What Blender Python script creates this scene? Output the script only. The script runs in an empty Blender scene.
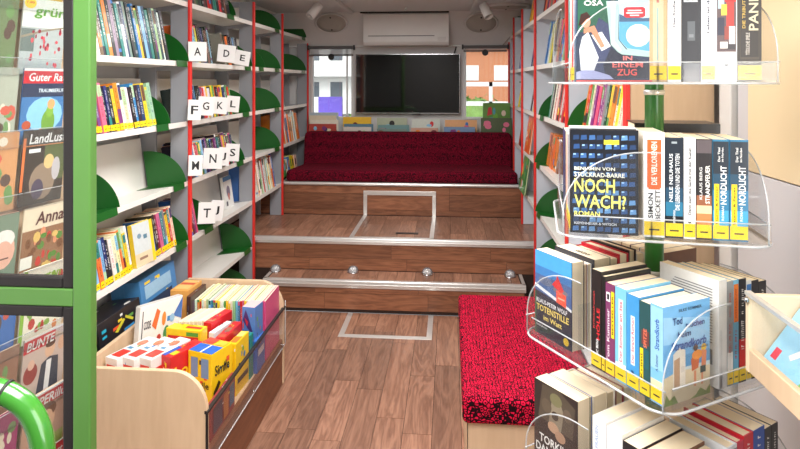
import bpy, bmesh, math, random
from mathutils import Vector, Matrix, Euler

S = bpy.context.scene
COL = S.collection
H = 1.6                       # eye height above the aisle floor
AY = math.radians(4.76)       # camera yaw to the left
CA, SA = math.cos(AY), math.sin(AY)

# ------------------------------------------------------------------ camera
cam_d = bpy.data.cameras.new('camera')
cam_d.sensor_width = 36
cam_d.lens = 27.0
cam_d.shift_y = -(224.5 - 82) / 800
cam_d.clip_start = 0.05
cam = bpy.data.objects.new('camera', cam_d)
COL.objects.link(cam)
cam.location = (0, 0, H)
cam.rotation_euler = (math.pi / 2, 0, AY)
S.camera = cam

# ------------------------------------------------------------------ world and light
S.view_settings.view_transform = 'Standard'
S.view_settings.look = 'None'
S.view_settings.gamma = 1
S.view_settings.use_curve_mapping = False
S.view_settings.exposure = 0.22
w = bpy.data.worlds.new('daylight')
S.world = w
w.use_nodes = True
nt = w.node_tree
nt.nodes.clear()
wo = nt.nodes.new('ShaderNodeOutputWorld')
bg = nt.nodes.new('ShaderNodeBackground')
sky = nt.nodes.new('ShaderNodeTexSky')
sky.sky_type = 'NISHITA'
sky.sun_elevation = math.radians(42)
sky.sun_rotation = math.radians(200)
sky.sun_disc = False
sky.air_density = 1.0
sky.dust_density = 3.0
bc = nt.nodes.new('ShaderNodeHueSaturation')
bc.inputs['Saturation'].default_value = 0.25
nt.links.new(sky.outputs[0], bc.inputs['Color'])
nt.links.new(bc.outputs[0], bg.inputs[0])
bg.inputs[1].default_value = 0.26
nt.links.new(bg.outputs[0], wo.inputs[0])

def area(name, loc, sx, sy, power, color=(1, .985, .975), rot=(0, 0, 0)):
    d = bpy.data.lights.new(name, 'AREA')
    d.shape = 'RECTANGLE'
    d.size, d.size_y = sx, sy
    d.energy = power
    d.color = color
    o = bpy.data.objects.new(name, d)
    o.location = loc
    o.rotation_euler = rot
    COL.objects.link(o)
    return o
# the bus has lamp strips along its ceiling; daylight comes in at the open front door
area('ceiling_lamp_light', (-0.45, 0.4, 2.255), 0.9, 1.3, 60)
area('ceiling_lamp_light', (-0.45, 2.2, 2.255), 0.7, 1.3, 40)
area('ceiling_lamp_light', (-0.45, 4.1, 2.255), 0.7, 1.0, 19)
area('door_daylight', (0.86, -0.15, 1.35), 1.3, 1.5, 30, (1, .99, .98), (0, math.radians(90), 0))

# ------------------------------------------------------------------ colour helpers
def lin(c):
    return c / 12.92 if c <= .04045 else ((c + .055) / 1.055) ** 2.4
def hx(s):
    s = s.lstrip('#')
    return tuple(lin(int(s[i:i + 2], 16) / 255) for i in (0, 2, 4))
def rgb(r, g, b):
    return tuple(lin(x / 255) for x in (r, g, b))

# ------------------------------------------------------------------ materials
MATS = {}
def base_mat(name):
    m = bpy.data.materials.new(name)
    m.use_nodes = True
    n = m.node_tree
    b = n.nodes['Principled BSDF']
    MATS[name] = m
    return m, n, b

def plain(name, col, rough=.5, metal=0.0, var=.06, scale=12, bump=0.0, coat=0.0):
    m, n, b = base_mat(name)
    tc = n.nodes.new('ShaderNodeTexCoord')
    nz = n.nodes.new('ShaderNodeTexNoise')
    nz.inputs['Scale'].default_value = scale
    nz.inputs['Detail'].default_value = 4
    n.links.new(tc.outputs['Object'], nz.inputs['Vector'])
    mx = n.nodes.new('ShaderNodeMix')
    mx.data_type = 'RGBA'
    mx.inputs['A'].default_value = (*[c * (1 - var) for c in col], 1)
    mx.inputs['B'].default_value = (*[min(1, c * (1 + var)) for c in col], 1)
    n.links.new(nz.outputs['Fac'], mx.inputs['Factor'])
    n.links.new(mx.outputs['Result'], b.inputs['Base Color'])
    b.inputs['Roughness'].default_value = rough
    b.inputs['Metallic'].default_value = metal
    b.inputs['Coat Weight'].default_value = coat
    if bump:
        bp = n.nodes.new('ShaderNodeBump')
        bp.inputs['Strength'].default_value = bump
        bp.inputs['Distance'].default_value = .002
        n.links.new(nz.outputs['Fac'], bp.inputs['Height'])
        n.links.new(bp.outputs['Normal'], b.inputs['Normal'])
    return m

def vcol(name, rough=.4, coat=0.0):
    """material whose colour is the printed colour stored on each face"""
    m, n, b = base_mat(name)
    at = n.nodes.new('ShaderNodeAttribute')
    at.attribute_name = 'Col'
    tc = n.nodes.new('ShaderNodeTexCoord')
    nz = n.nodes.new('ShaderNodeTexNoise')
    nz.inputs['Scale'].default_value = 60
    n.links.new(tc.outputs['Object'], nz.inputs['Vector'])
    mp = n.nodes.new('ShaderNodeMapRange')
    mp.inputs['To Min'].default_value = .9
    mp.inputs['To Max'].default_value = 1.08
    n.links.new(nz.outputs['Fac'], mp.inputs['Value'])
    vm = n.nodes.new('ShaderNodeVectorMath')
    vm.operation = 'SCALE'
    n.links.new(at.outputs['Color'], vm.inputs[0])
    n.links.new(mp.outputs['Result'], vm.inputs['Scale'])
    n.links.new(vm.outputs[0], b.inputs['Base Color'])
    b.inputs['Roughness'].default_value = rough
    b.inputs['Coat Weight'].default_value = coat
    return m

def pages_mat():
    m, n, b = base_mat('page_block')
    tc = n.nodes.new('ShaderNodeTexCoord')
    mp = n.nodes.new('ShaderNodeMapping')
    mp.inputs['Scale'].default_value = (900, 6, 6)
    n.links.new(tc.outputs['Object'], mp.inputs['Vector'])
    nz = n.nodes.new('ShaderNodeTexNoise')
    nz.inputs['Scale'].default_value = 1
    n.links.new(mp.outputs[0], nz.inputs['Vector'])
    at = n.nodes.new('ShaderNodeAttribute')
    at.attribute_name = 'Col'
    mx = n.nodes.new('ShaderNodeMapRange')
    mx.inputs['To Min'].default_value = .88
    mx.inputs['To Max'].default_value = 1.06
    n.links.new(nz.outputs['Fac'], mx.inputs['Value'])
    vm = n.nodes.new('ShaderNodeVectorMath')
    vm.operation = 'SCALE'
    n.links.new(at.outputs['Color'], vm.inputs[0])
    n.links.new(mx.outputs['Result'], vm.inputs['Scale'])
    n.links.new(vm.outputs[0], b.inputs['Base Color'])
    b.inputs['Roughness'].default_value = .8
    return m

def wood(name, c1, c2, axis='Y', rough=.4, scale=1.0, dist=3.0, var=.3, coat=0.0):
    """grain runs along the axis; every plank gets its own cut and tone"""
    m, n, b = base_mat(name)
    tc = n.nodes.new('ShaderNodeTexCoord')
    oi = n.nodes.new('ShaderNodeObjectInfo')
    add = n.nodes.new('ShaderNodeVectorMath')
    add.operation = 'ADD'
    sc = n.nodes.new('ShaderNodeVectorMath')
    sc.operation = 'SCALE'
    sc.inputs[0].default_value = (13.1, 7.7, 5.3)
    n.links.new(oi.outputs['Random'], sc.inputs['Scale'])
    n.links.new(tc.outputs['Object'], add.inputs[0])
    n.links.new(sc.outputs[0], add.inputs[1])
    mp = n.nodes.new('ShaderNodeMapping')
    s = {'X': (1.6, 14, 14), 'Y': (14, 1.6, 14), 'Z': (14, 14, 1.6)}[axis]
    mp.inputs['Scale'].default_value = tuple(v * scale for v in s)
    n.links.new(add.outputs[0], mp.inputs['Vector'])
    nz = n.nodes.new('ShaderNodeTexNoise')
    nz.inputs['Scale'].default_value = 1.0
    nz.inputs['Detail'].default_value = 5
    nz.inputs['Distortion'].default_value = dist * .3
    n.links.new(mp.outputs[0], nz.inputs['Vector'])
    mul = n.nodes.new('ShaderNodeMath')
    mul.operation = 'MULTIPLY'
    mul.inputs[1].default_value = 9.0
    n.links.new(nz.outputs['Fac'], mul.inputs[0])
    fr = n.nodes.new('ShaderNodeMath')
    fr.operation = 'PINGPONG'
    fr.inputs[1].default_value = 1.0
    n.links.new(mul.outputs[0], fr.inputs[0])
    fine = n.nodes.new('ShaderNodeTexNoise')
    fine.inputs['Scale'].default_value = 6
    fine.inputs['Detail'].default_value = 6
    n.links.new(mp.outputs[0], fine.inputs['Vector'])
    av = n.nodes.new('ShaderNodeMix')
    av.inputs[0].default_value = .6
    n.links.new(fr.outputs[0], av.inputs[2])
    n.links.new(fine.outputs['Fac'], av.inputs[3])
    mx = n.nodes.new('ShaderNodeMix')
    mx.data_type = 'RGBA'
    mx.inputs['A'].default_value = (*c1, 1)
    mx.inputs['B'].default_value = (*c2, 1)
    n.links.new(av.outputs[0], mx.inputs['Factor'])
    tone = n.nodes.new('ShaderNodeMapRange')
    tone.inputs['To Min'].default_value = 1 - var
    tone.inputs['To Max'].default_value = 1 + var
    n.links.new(oi.outputs['Random'], tone.inputs['Value'])
    vm = n.nodes.new('ShaderNodeVectorMath')
    vm.operation = 'SCALE'
    n.links.new(mx.outputs['Result'], vm.inputs[0])
    n.links.new(tone.outputs['Result'], vm.inputs['Scale'])
    n.links.new(vm.outputs[0], b.inputs['Base Color'])
    b.inputs['Roughness'].default_value = rough
    b.inputs['Coat Weight'].default_value = coat
    bp = n.nodes.new('ShaderNodeBump')
    bp.inputs['Strength'].default_value = .15
    bp.inputs['Distance'].default_value = .001
    n.links.new(av.outputs[0], bp.inputs['Height'])
    n.links.new(bp.outputs['Normal'], b.inputs['Normal'])
    return m

def clear(name, tint=(1, 1, 1), gloss=.12, rough=.03, edge=.0):
    m, n, b = base_mat(name)
    n.nodes.remove(b)
    out = n.nodes['Material Output']
    tr = n.nodes.new('ShaderNodeBsdfTransparent')
    tr.inputs[0].default_value = (*tint, 1)
    gl = n.nodes.new('ShaderNodeBsdfGlossy')
    gl.inputs['Roughness'].default_value = rough
    lw = n.nodes.new('ShaderNodeLayerWeight')
    lw.inputs[0].default_value = .5
    pw = n.nodes.new('ShaderNodeMath')
    pw.operation = 'POWER'
    pw.inputs[1].default_value = 5
    n.links.new(lw.outputs['Facing'], pw.inputs[0])
    fn = n.nodes.new('ShaderNodeMath')
    fn.operation = 'MULTIPLY_ADD'
    fn.inputs[1].default_value = .45
    fn.inputs[2].default_value = .02
    n.links.new(pw.outputs[0], fn.inputs[0])
    ad = n.nodes.new('ShaderNodeMath')
    ad.operation = 'ADD'
    ad.use_clamp = True
    nz = n.nodes.new('ShaderNodeTexNoise')
    nz.inputs['Scale'].default_value = 3
    mu = n.nodes.new('ShaderNodeMath')
    mu.operation = 'MULTIPLY'
    mu.inputs[1].default_value = gloss * .5
    n.links.new(nz.outputs['Fac'], mu.inputs[0])
    n.links.new(fn.outputs[0], ad.inputs[0])
    n.links.new(mu.outputs[0], ad.inputs[1])
    mx = n.nodes.new('ShaderNodeMixShader')
    n.links.new(ad.outputs[0], mx.inputs[0])
    n.links.new(tr.outputs[0], mx.inputs[1])
    n.links.new(gl.outputs[0], mx.inputs[2])
    last = mx
    if edge:
        df = n.nodes.new('ShaderNodeBsdfDiffuse')
        df.inputs[0].default_value = (.9, .92, .93, 1)
        m2 = n.nodes.new('ShaderNodeMixShader')
        m2.inputs[0].default_value = edge
        n.links.new(mx.outputs[0], m2.inputs[1])
        n.links.new(df.outputs[0], m2.inputs[2])
        last = m2
    n.links.new(last.outputs[0], out.inputs[0])
    return m

def fabric(name, c1=rgb(216, 20, 62), c2=rgb(34, 5, 14), sc=72):
    """crimson fabric with a black ornament of small rings and twigs"""
    m, n, b = base_mat(name)
    tc = n.nodes.new('ShaderNodeTexCoord')
    vo = n.nodes.new('ShaderNodeTexVoronoi')
    vo.feature = 'DISTANCE_TO_EDGE'
    vo.inputs['Scale'].default_value = sc
    vo.inputs['Randomness'].default_value = .75
    n.links.new(tc.outputs['Object'], vo.inputs['Vector'])
    v2 = n.nodes.new('ShaderNodeTexVoronoi')
    v2.inputs['Scale'].default_value = sc
    v2.inputs['Randomness'].default_value = .75
    n.links.new(tc.outputs['Object'], v2.inputs['Vector'])
    nz = n.nodes.new('ShaderNodeTexNoise')
    nz.inputs['Scale'].default_value = 150
    n.links.new(tc.outputs['Object'], nz.inputs['Vector'])
    r1 = n.nodes.new('ShaderNodeMath'); r1.operation = 'LESS_THAN'; r1.inputs[1].default_value = .125
    a1 = n.nodes.new('ShaderNodeMath'); a1.operation = 'MULTIPLY_ADD'; a1.inputs[1].default_value = .10; a1.inputs[2].default_value = -.05
    n.links.new(nz.outputs['Fac'], a1.inputs[0])
    s1 = n.nodes.new('ShaderNodeMath'); s1.operation = 'ADD'
    n.links.new(vo.outputs['Distance'], s1.inputs[0]); n.links.new(a1.outputs[0], s1.inputs[1])
    n.links.new(s1.outputs[0], r1.inputs[0])
    r2 = n.nodes.new('ShaderNodeMath'); r2.operation = 'LESS_THAN'; r2.inputs[1].default_value = .25
    n.links.new(v2.outputs['Distance'], r2.inputs[0])
    mxx = n.nodes.new('ShaderNodeMath'); mxx.operation = 'MAXIMUM'
    n.links.new(r1.outputs[0], mxx.inputs[0]); n.links.new(r2.outputs[0], mxx.inputs[1])
    mx = n.nodes.new('ShaderNodeMix'); mx.data_type = 'RGBA'
    mx.inputs['A'].default_value = (*c1, 1)
    mx.inputs['B'].default_value = (*c2, 1)
    n.links.new(mxx.outputs[0], mx.inputs['Factor'])
    n.links.new(mx.outputs['Result'], b.inputs['Base Color'])
    b.inputs['Roughness'].default_value = .95
    b.inputs['Specular IOR Level'].default_value = .15
    bp = n.nodes.new('ShaderNodeBump'); bp.inputs['Strength'].default_value = .4; bp.inputs['Distance'].default_value = .002
    n.links.new(nz.outputs['Fac'], bp.inputs['Height'])
    n.links.new(bp.outputs['Normal'], b.inputs['Normal'])
    return m

M_print = vcol('printed_cover', .35, .15)
M_matt = vcol('matt_colour', .7)
M_pages = pages_mat()
M_walnut = wood('walnut_plank', rgb(178, 133, 108), rgb(98, 61, 44), 'Y', .36, 1.0, 5, .24)
M_walnutX = wood('walnut_riser_plank', rgb(170, 114, 82), rgb(94, 56, 38), 'X', .42, 1.0, 5, .22)
M_beech = wood('beech_laminate', rgb(224, 195, 162), rgb(208, 177, 143), 'Z', .5, .8, 1.5, .02)
M_brown = wood('walnut_laminate', rgb(150, 96, 66), rgb(104, 62, 42), 'Y', .45, .7, 3, .02)
M_beechpale = plain('pale_beech_edge', rgb(236, 212, 178), .5, var=.04)
M_joint = plain('dark_floor_joint', rgb(52, 34, 26), .8)
M_shelf = plain('white_shelf_enamel', rgb(236, 233, 226), .38, var=.03)
M_grey = plain('grey_enamel_steel', rgb(152, 154, 160), .42, var=.04)
M_lightgrey = plain('pale_blue_grey_steel', rgb(206, 212, 222), .45, var=.04)
M_red = plain('red_edge_strip', rgb(226, 52, 46), .4, var=.04)
M_green = plain('green_bookend_enamel', rgb(20, 90, 28), .38, var=.06)
M_greenf = plain('green_frame_lacquer', rgb(78, 124, 56), .4, var=.05, coat=.3)
M_greent = plain('green_tube_lacquer', rgb(54, 122, 40), .2, var=.05, coat=.6)
M_greenp = plain('dark_green_pole_lacquer', rgb(40, 112, 42), .3, var=.05, coat=.4)
M_black = plain('black_rubber', rgb(30, 26, 27), .45, var=.15)
M_white = plain('white_plastic', rgb(228, 228, 226), .5, var=.03)
M_ceil = plain('grey_white_ceiling_panel', rgb(214, 213, 212), .6, var=.03)
M_wall = plain('pale_grey_wall_panel', rgb(216, 215, 214), .6, var=.03)
M_cream = plain('cream_wall_panel', rgb(238, 216, 176), .55, var=.03, scale=4)
M_wallgrey = plain('light_grey_side_panel', rgb(208, 206, 208), .55, var=.03, scale=4)
M_alu = plain('brushed_aluminium', rgb(226, 224, 220), .32, .6, var=.05, scale=40)
M_steel = plain('chrome_steel', rgb(210, 210, 212), .15, 1.0, var=.03)
M_screen = plain('black_glass_screen', rgb(10, 9, 10), .06, var=.2, coat=.5)
M_speaker = plain('taupe_speaker_cloth', rgb(176, 170, 162), .8, var=.15, scale=300, bump=.3)
M_acryl = clear('clear_acrylic', (.97, .975, .98), .08, .04, .008)
M_acryledge = clear('acrylic_edge', (.88, .9, .91), .3, .15, .30)
M_glass = clear('window_glass', (.95, .97, .97), .05, .02)
M_doorglass = clear('door_pane_glass', (.93, .95, .94), .05, .03, .0)
M_crystal = base_mat('crystal_glass')[0]
MATS['crystal_glass'].node_tree.nodes['Principled BSDF'].inputs['Transmission Weight'].default_value = .85
MATS['crystal_glass'].node_tree.nodes['Principled BSDF'].inputs['Roughness'].default_value = .05
MATS['crystal_glass'].node_tree.nodes['Principled BSDF'].inputs['Base Color'].default_value = (.97, .97, 1, 1)
M_fabric = fabric('crimson_ornament_fabric')
M_fabric_shaded = fabric('shaded_ornament_fabric', rgb(136, 12, 42), rgb(44, 4, 16), 85)  # seat fabric with the far end's shade mixed into its red
M_text = vcol('lettering', .6)

# ------------------------------------------------------------------ mesh builder
class MB:
    def __init__(s):
        s.v, s.f, s.c, s.sm = [], [], [], []
    def quad(s, pts, col=(1, 1, 1), smooth=False):
        i = len(s.v)
        s.v += [tuple(p) for p in pts]
        s.f.append(tuple(range(i, i + len(pts))))
        s.c.append(col); s.sm.append(smooth)
        return s
    def box(s, x0, x1, y0, y1, z0, z1, col=(1, 1, 1), M=None):
        p = [Vector((x, y, z)) for z in (z0, z1) for y in (y0, y1) for x in (x0, x1)]
        if M is not None:
            p = [M @ q for q in p]
        i = len(s.v)
        s.v += [tuple(q) for q in p]
        for a in ((0, 2, 3, 1), (4, 5, 7, 6), (0, 1, 5, 4), (2, 6, 7, 3), (0, 4, 6, 2), (1, 3, 7, 5)):
            s.f.append(tuple(i + k for k in a)); s.c.append(col); s.sm.append(False)
        return s
    def prism(s, poly, O, U, V, T, col=(1, 1, 1)):
        """2-D polygon in the plane (U,V) at O, extruded by T"""
        O, U, V, T = map(Vector, (O, U, V, T))
        i = len(s.v); n = len(poly)
        for k in (0, 1):
            s.v += [tuple(O + U * a + V * b + T * k) for a, b in poly]
        s.f.append(tuple(range(i + n - 1, i - 1, -1))); s.f.append(tuple(range(i + n, i + 2 * n)))
        s.c += [col, col]; s.sm += [False, False]
        for k in range(n):
            l = (k + 1) % n
            s.f.append((i + k, i + l, i + n + l, i + n + k)); s.c.append(col); s.sm.append(False)
        return s
    def tube(s, pts, r, n=10, col=(1, 1, 1), closed=False, cap=True):
        pts = [Vector(p) for p in pts]
        i = len(s.v); m = len(pts)
        up = None
        for k, p in enumerate(pts):
            if closed:
                d = pts[(k + 1) % m] - pts[k - 1]
            else:
                d = pts[min(k + 1, m - 1)] - pts[max(k - 1, 0)]
            d.normalize()
            if up is None:
                up = Vector((0, 0, 1)) if abs(d.z) < .9 else Vector((1, 0, 0))
            a = d.cross(up)
            if a.length < 1e-6: a = d.orthogonal()
            a.normalize(); up = a.cross(d).normalized()
            rr = r[k] if isinstance(r, (list, tuple)) else r
            for q in range(n):
                t = 2 * math.pi * q / n
                s.v.append(tuple(p + a * (math.cos(t) * rr) + up * (math.sin(t) * rr)))
        rng = m if closed else m - 1
        for k in range(rng):
            for q in range(n):
                a0, a1 = i + k * n + q, i + k * n + (q + 1) % n
                k2 = (k + 1) % m
                b0, b1 = i + k2 * n + q, i + k2 * n + (q + 1) % n
                s.f.append((a0, a1, b1, b0)); s.c.append(col); s.sm.append(True)
        if cap and not closed:
            s.f.append(tuple(i + q for q in range(n - 1, -1, -1))); s.c.append(col); s.sm.append(False)
            s.f.append(tuple(i + (m - 1) * n + q for q in range(n))); s.c.append(col); s.sm.append(False)
        return s
    def lathe(s, prof, C=(0, 0, 0), n=24, col=(1, 1, 1), M=None, smooth=True):
        C = Vector(C); i = len(s.v)
        for r, z in prof:
            for q in range(n):
                t = 2 * math.pi * q / n
                p = Vector((r * math.cos(t), r * math.sin(t), z))
                if M is not None: p = M @ p
                s.v.append(tuple(C + p))
        for k in range(len(prof) - 1):
            for q in range(n):
                s.f.append((i + k * n + q, i + k * n + (q + 1) % n, i + (k + 1) * n + (q + 1) % n, i + (k + 1) * n + q))
                s.c.append(col); s.sm.append(smooth)
        s.f.append(tuple(i + q for q in range(n - 1, -1, -1))); s.c.append(col); s.sm.append(False)
        j = i + (len(prof) - 1) * n
        s.f.append(tuple(j + q for q in range(n))); s.c.append(col); s.sm.append(False)
        return s
    def mesh(s, name, mat):
        me = bpy.data.meshes.new(name)
        me.from_pydata(s.v, [], s.f)
        at = me.color_attributes.new('Col', 'FLOAT_COLOR', 'CORNER')
        flat = []
        for f, c in zip(s.f, s.c):
            flat += [c[0], c[1], c[2], 1.0] * len(f)
        at.data.foreach_set('color', flat)
        me.polygons.foreach_set('use_smooth', s.sm)
        me.materials.append(mat)
        me.update()
        return me
    def build(s, name, mat, parent=None, M=None, bevel=0, seg=2):
        o = bpy.data.objects.new(name, s.mesh(name, mat))
        COL.objects.link(o)
        if parent is not None: o.parent = parent
        if M is not None: o.matrix_basis = M
        if bevel:
            b = o.modifiers.new('bevel', 'BEVEL')
            b.width = bevel; b.segments = seg; b.limit_method = 'ANGLE'
            b.angle_limit = math.radians(35)
        return o

def tag(o, label=None, cat=None, group=None, kind=None):
    if label: o['label'] = label
    if cat: o['category'] = cat
    if group: o['group'] = group
    if kind: o['kind'] = kind
    return o

def empty(name, M, label, cat, group=None):
    o = bpy.data.objects.new(name, None)
    o.empty_display_size = .05
    COL.objects.link(o)
    o.matrix_basis = M if isinstance(M, Matrix) else Matrix.Translation(M)
    return tag(o, label, cat, group)

def R(a, ax): return Matrix.Rotation(math.radians(a), 4, ax)
def T(*p): return Matrix.Translation(p if len(p) == 3 else p[0])

def ray(px, py):
    u, v = (px - 400) / 600, (82 - py) / 600
    return Vector((-SA + u * CA, CA + u * SA, v))
def onX(px, py, X):
    d = ray(px, py); t = X / d.x; return Vector((X, d.y * t, H + d.z * t))
def onY(px, py, Y):
    d = ray(px, py); t = Y / d.y; return Vector((d.x * t, Y, H + d.z * t))
def onZ(px, py, Z):
    d = ray(px, py); t = (Z - H) / d.z; return Vector((d.x * t, d.y * t, Z))
def CW(xc, zc, z=0):                        # camera-frame ground position -> world
    return Vector((xc * CA - zc * SA, xc * SA + zc * CA, z))

_txt = {}
def text_geo(s, bold):
    k = (s, bold)
    if k not in _txt:
        c = bpy.data.curves.new('lettering', 'FONT')
        c.body = s
        c.resolution_u = 2
        c.offset = .018 if bold else 0
        o = bpy.data.objects.new('lettering', c)
        COL.objects.link(o)
        dg = bpy.context.evaluated_depsgraph_get()
        me = bpy.data.meshes.new_from_object(o.evaluated_get(dg))
        vs = [v.co.copy() for v in me.vertices]
        fs = [tuple(p.vertices) for p in me.polygons]
        bpy.data.objects.remove(o); bpy.data.curves.remove(c); bpy.data.meshes.remove(me)
        _txt[k] = (vs, fs)
    return _txt[k]
def text(parent, s, O, U, V, w, h, col, name='title_lettering', bold=True, slant=0):
    vs, fs = text_geo(s, bold)
    x0 = min(v.x for v in vs); x1 = max(v.x for v in vs)
    y0 = min(v.y for v in vs); y1 = max(v.y for v in vs)
    O, U, V = Vector(O), Vector(U), Vector(V)
    mb = MB()
    for v in vs:
        b = (v.y - y0) / (y1 - y0 + 1e-9)
        mb.v.append(tuple(O + U * ((v.x - x0) / (x1 - x0 + 1e-9) * w + slant * b * h) + V * (b * h)))
    mb.f = list(fs); mb.c = [col] * len(fs); mb.sm = [False] * len(fs)
    return mb.build(name, M_text, parent)

# ================================================================== room shell
XL, XR = -1.45, 0.59          # front planes of the left and right bookcases
WL, WR = -1.78, 0.88          # side walls
YB = 6.05                     # back wall
ZC = 2.29
rnd = random.Random(7)

def struct(name, mb, mat, parent=None, **k):
    o = mb.build(name, mat, parent, **k)
    if parent is None: o['kind'] = 'structure'
    return o

floor = struct('floor', MB().box(WL, WR + .05, -.6, 4.12, -.05, -.004), M_joint)
# planks of the aisle floor, each its own board
PW = .1337
def planks(parent, x0, x1, y0, y1, z, mat, seed, off=0.0, L=.72):
    r = random.Random(seed)
    k0 = math.floor((x0 + .884 + off) / PW)
    x = -.884 - off + k0 * PW
    while x < x1 - 1e-4:
        a, b = max(x, x0), min(x + PW, x1)
        y = y0 - r.uniform(.02, L - .1)
        while y < y1:
            ln = L * r.choice((.75, 1, 1.15))
            ya, yb = max(y, y0), min(y + ln, y1)
            if yb - ya > .02 and b - a > .012:
                MB().box(a + .0012, b - .0012, ya + .001, yb - .001, z - .004, z, ).build('plank', mat, parent, M=None)
            y += ln
        x += PW
planks(floor, -1.42, .60, .9, 4.118, 0, M_walnut, 3)

def riser(parent, x0, x1, yf, rows, seed, L=.72):
    r = random.Random(seed)
    for z0, z1 in rows:
        x = x0 - r.uniform(0, L - .1)
        while x < x1:
            a, b = max(x, x0), min(x + L, x1)
            if b - a > .02:
                MB().box(a + .001, b - .001, yf - .005, yf, z0 + .0012, z1 - .0012).build('riser_plank', M_walnutX, parent)
            x += L

# first step
S1X0, S1X1 = -1.31, .513
st1 = struct('floor_step', MB().box(S1X0, S1X1, 4.125, 4.36, 0, .214), M_joint)
riser(st1, S1X0, S1X1, 4.125, ((.022, .134), (.134, .170)), 11)
planks(st1, S1X0 + .03, S1X1 - .03, 4.14, 4.355, .218, M_walnut, 5, .03)
# second, deep step
st2 = struct('floor_step', MB().box(WL, WR, 4.365, 5.14, 0, .446), M_joint)
riser(st2, -1.46, .60, 4.365, ((.22, .306), (.306, .41)), 12)
planks(st2, WL + .03, WR - .02, 4.39, 5.13, .450, M_walnut, 6, .05, .5)
# platform that carries the bench
st3 = struct('floor_step', MB().box(WL, WR, 5.145, YB, 0, .722), M_joint)
riser(st3, -1.74, WR - .02, 5.145, ((.452, .497), (.497, .634), (.634, .702)), 13)

def nosing(parent, x0, x1, y, z, h, d=.03):
    mb = MB()
    mb.prism([(0, 0), (d, 0), (d, -.004), (.004, -.004), (.004, -h), (-.006, -h), (-.010, -h * .55), (-.006, -.004)],
             (x0, y, z), (0, 1, 0), (0, 0, 1), (x1 - x0, 0, 0))
    mb.box(x0, x1, y - .013, y - .006, z - h * .62, z - h * .45)
    return mb.build('aluminium_nosing', M_alu, parent, bevel=.0015)
nosing(st1, S1X0, S1X1, 4.118, .222, .05)
nosing(st2, -1.47, .61, 4.356, .454, .044)
nosing(st3, -1.44, .585, 5.135, .731, .026)
for x in (S1X0, S1X1 - .022):
    MB().box(x, x + .022, 4.125, 4.358, .214, .222).build('side_trim', M_alu, st1, bevel=.002)

# hatch frame running up the bench front and over the deep step
def pt(px, py, Y): return onY(px, py, Y)
xa, xb = onY(363.5, 200, 5.14).x, onY(436, 200, 5.14).x
zt = onY(400, 191, 5.14).z
mb = MB()
mb.box(xa, xb, 5.130, 5.140, zt - .038, zt)
for x in (xa, xb - .032):
    mb.box(x, x + .032, 5.130, 5.140, .452, zt - .038)
mb.build('hatch_frame', M_alu, st3, bevel=.002)
mb = MB()
xl0 = onZ(352, 236, .452).x; xr0 = onZ(434, 238, .452).x
for a, b in ((xa, xl0), (xb - .032, xr0 - .032)):
    a = a; b = a
    mb.box(a, a + .032, 4.40, 5.13, .4502, .4545)
mb.box(xa, xb, 4.385, 4.412, .4502, .4545)
mb.build('hatch_frame', M_alu, st2, bevel=.001)
mb = MB().box(-.41, -.24, 4.52, 4.565, .4502, .453)
mb.build('finger_slot', M_black, st2)
# hatch frame in the aisle floor
p0, p1 = onZ(338, 336, 0), onZ(432, 337, 0)
yf = (p0.y + p1.y) / 2
mb = MB()
mb.box(p0.x, p1.x, yf - .03, yf + .012, 0, .003)
for x in (p0.x, p1.x - .035):
    mb.box(x, x + .035, yf + .012, 4.112, 0, .003)
mb.build('hatch_frame', M_alu, floor, bevel=.001)

# walls and ceiling
struct('wall_front_added', MB().box(WL - .06, WR + .06, -.66, -.60, 0, ZC), plain('dark_added_wall', rgb(88, 86, 84), .7))  # unseen wall added behind the camera to darken the television's reflection
struct('wall_left', MB().box(WL - .06, WL, -.6, YB, 0, ZC), M_wall)
wr = struct('wall_right', MB().box(WR, WR + .06, -.6, YB, 0, ZC), M_wallgrey)
# cream upper panel, pale post and grey lower panel beside the end of the right bookcase
zsp = onX(751, 171, WR).z
yc = onX(752, 120, WR).y
MB().box(WR - .012, WR - .002, .2, yc, zsp + .002, ZC - .02).build('upper_panel', M_cream, wr, bevel=.002)
MB().box(WR - .010, WR - .002, .2, 1.90, .05, zsp - .002).build('lower_panel', M_wallgrey, wr, bevel=.002)
MB().box(WR - .010, WR - .002, yc + .004, 1.90, zsp + .002, ZC - .02).build('upper_panel', M_wallgrey, wr, bevel=.002)
MB().box(WR - .028, WR - .002, 1.905, 1.985, .03, ZC - .02).build('corner_post', M_white, wr, bevel=.004)

ceil = struct('ceiling', MB().box(WL - .06, WR + .06, -.6, YB + .06, ZC, ZC + .05), M_ceil)
for y in (1.2, 2.9, 4.6):
    MB().box(WL + .01, WR - .01, y, y + 1.66, ZC - .008, ZC - .001).build('ceiling_panel', M_ceil, ceil, bevel=.003)

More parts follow.
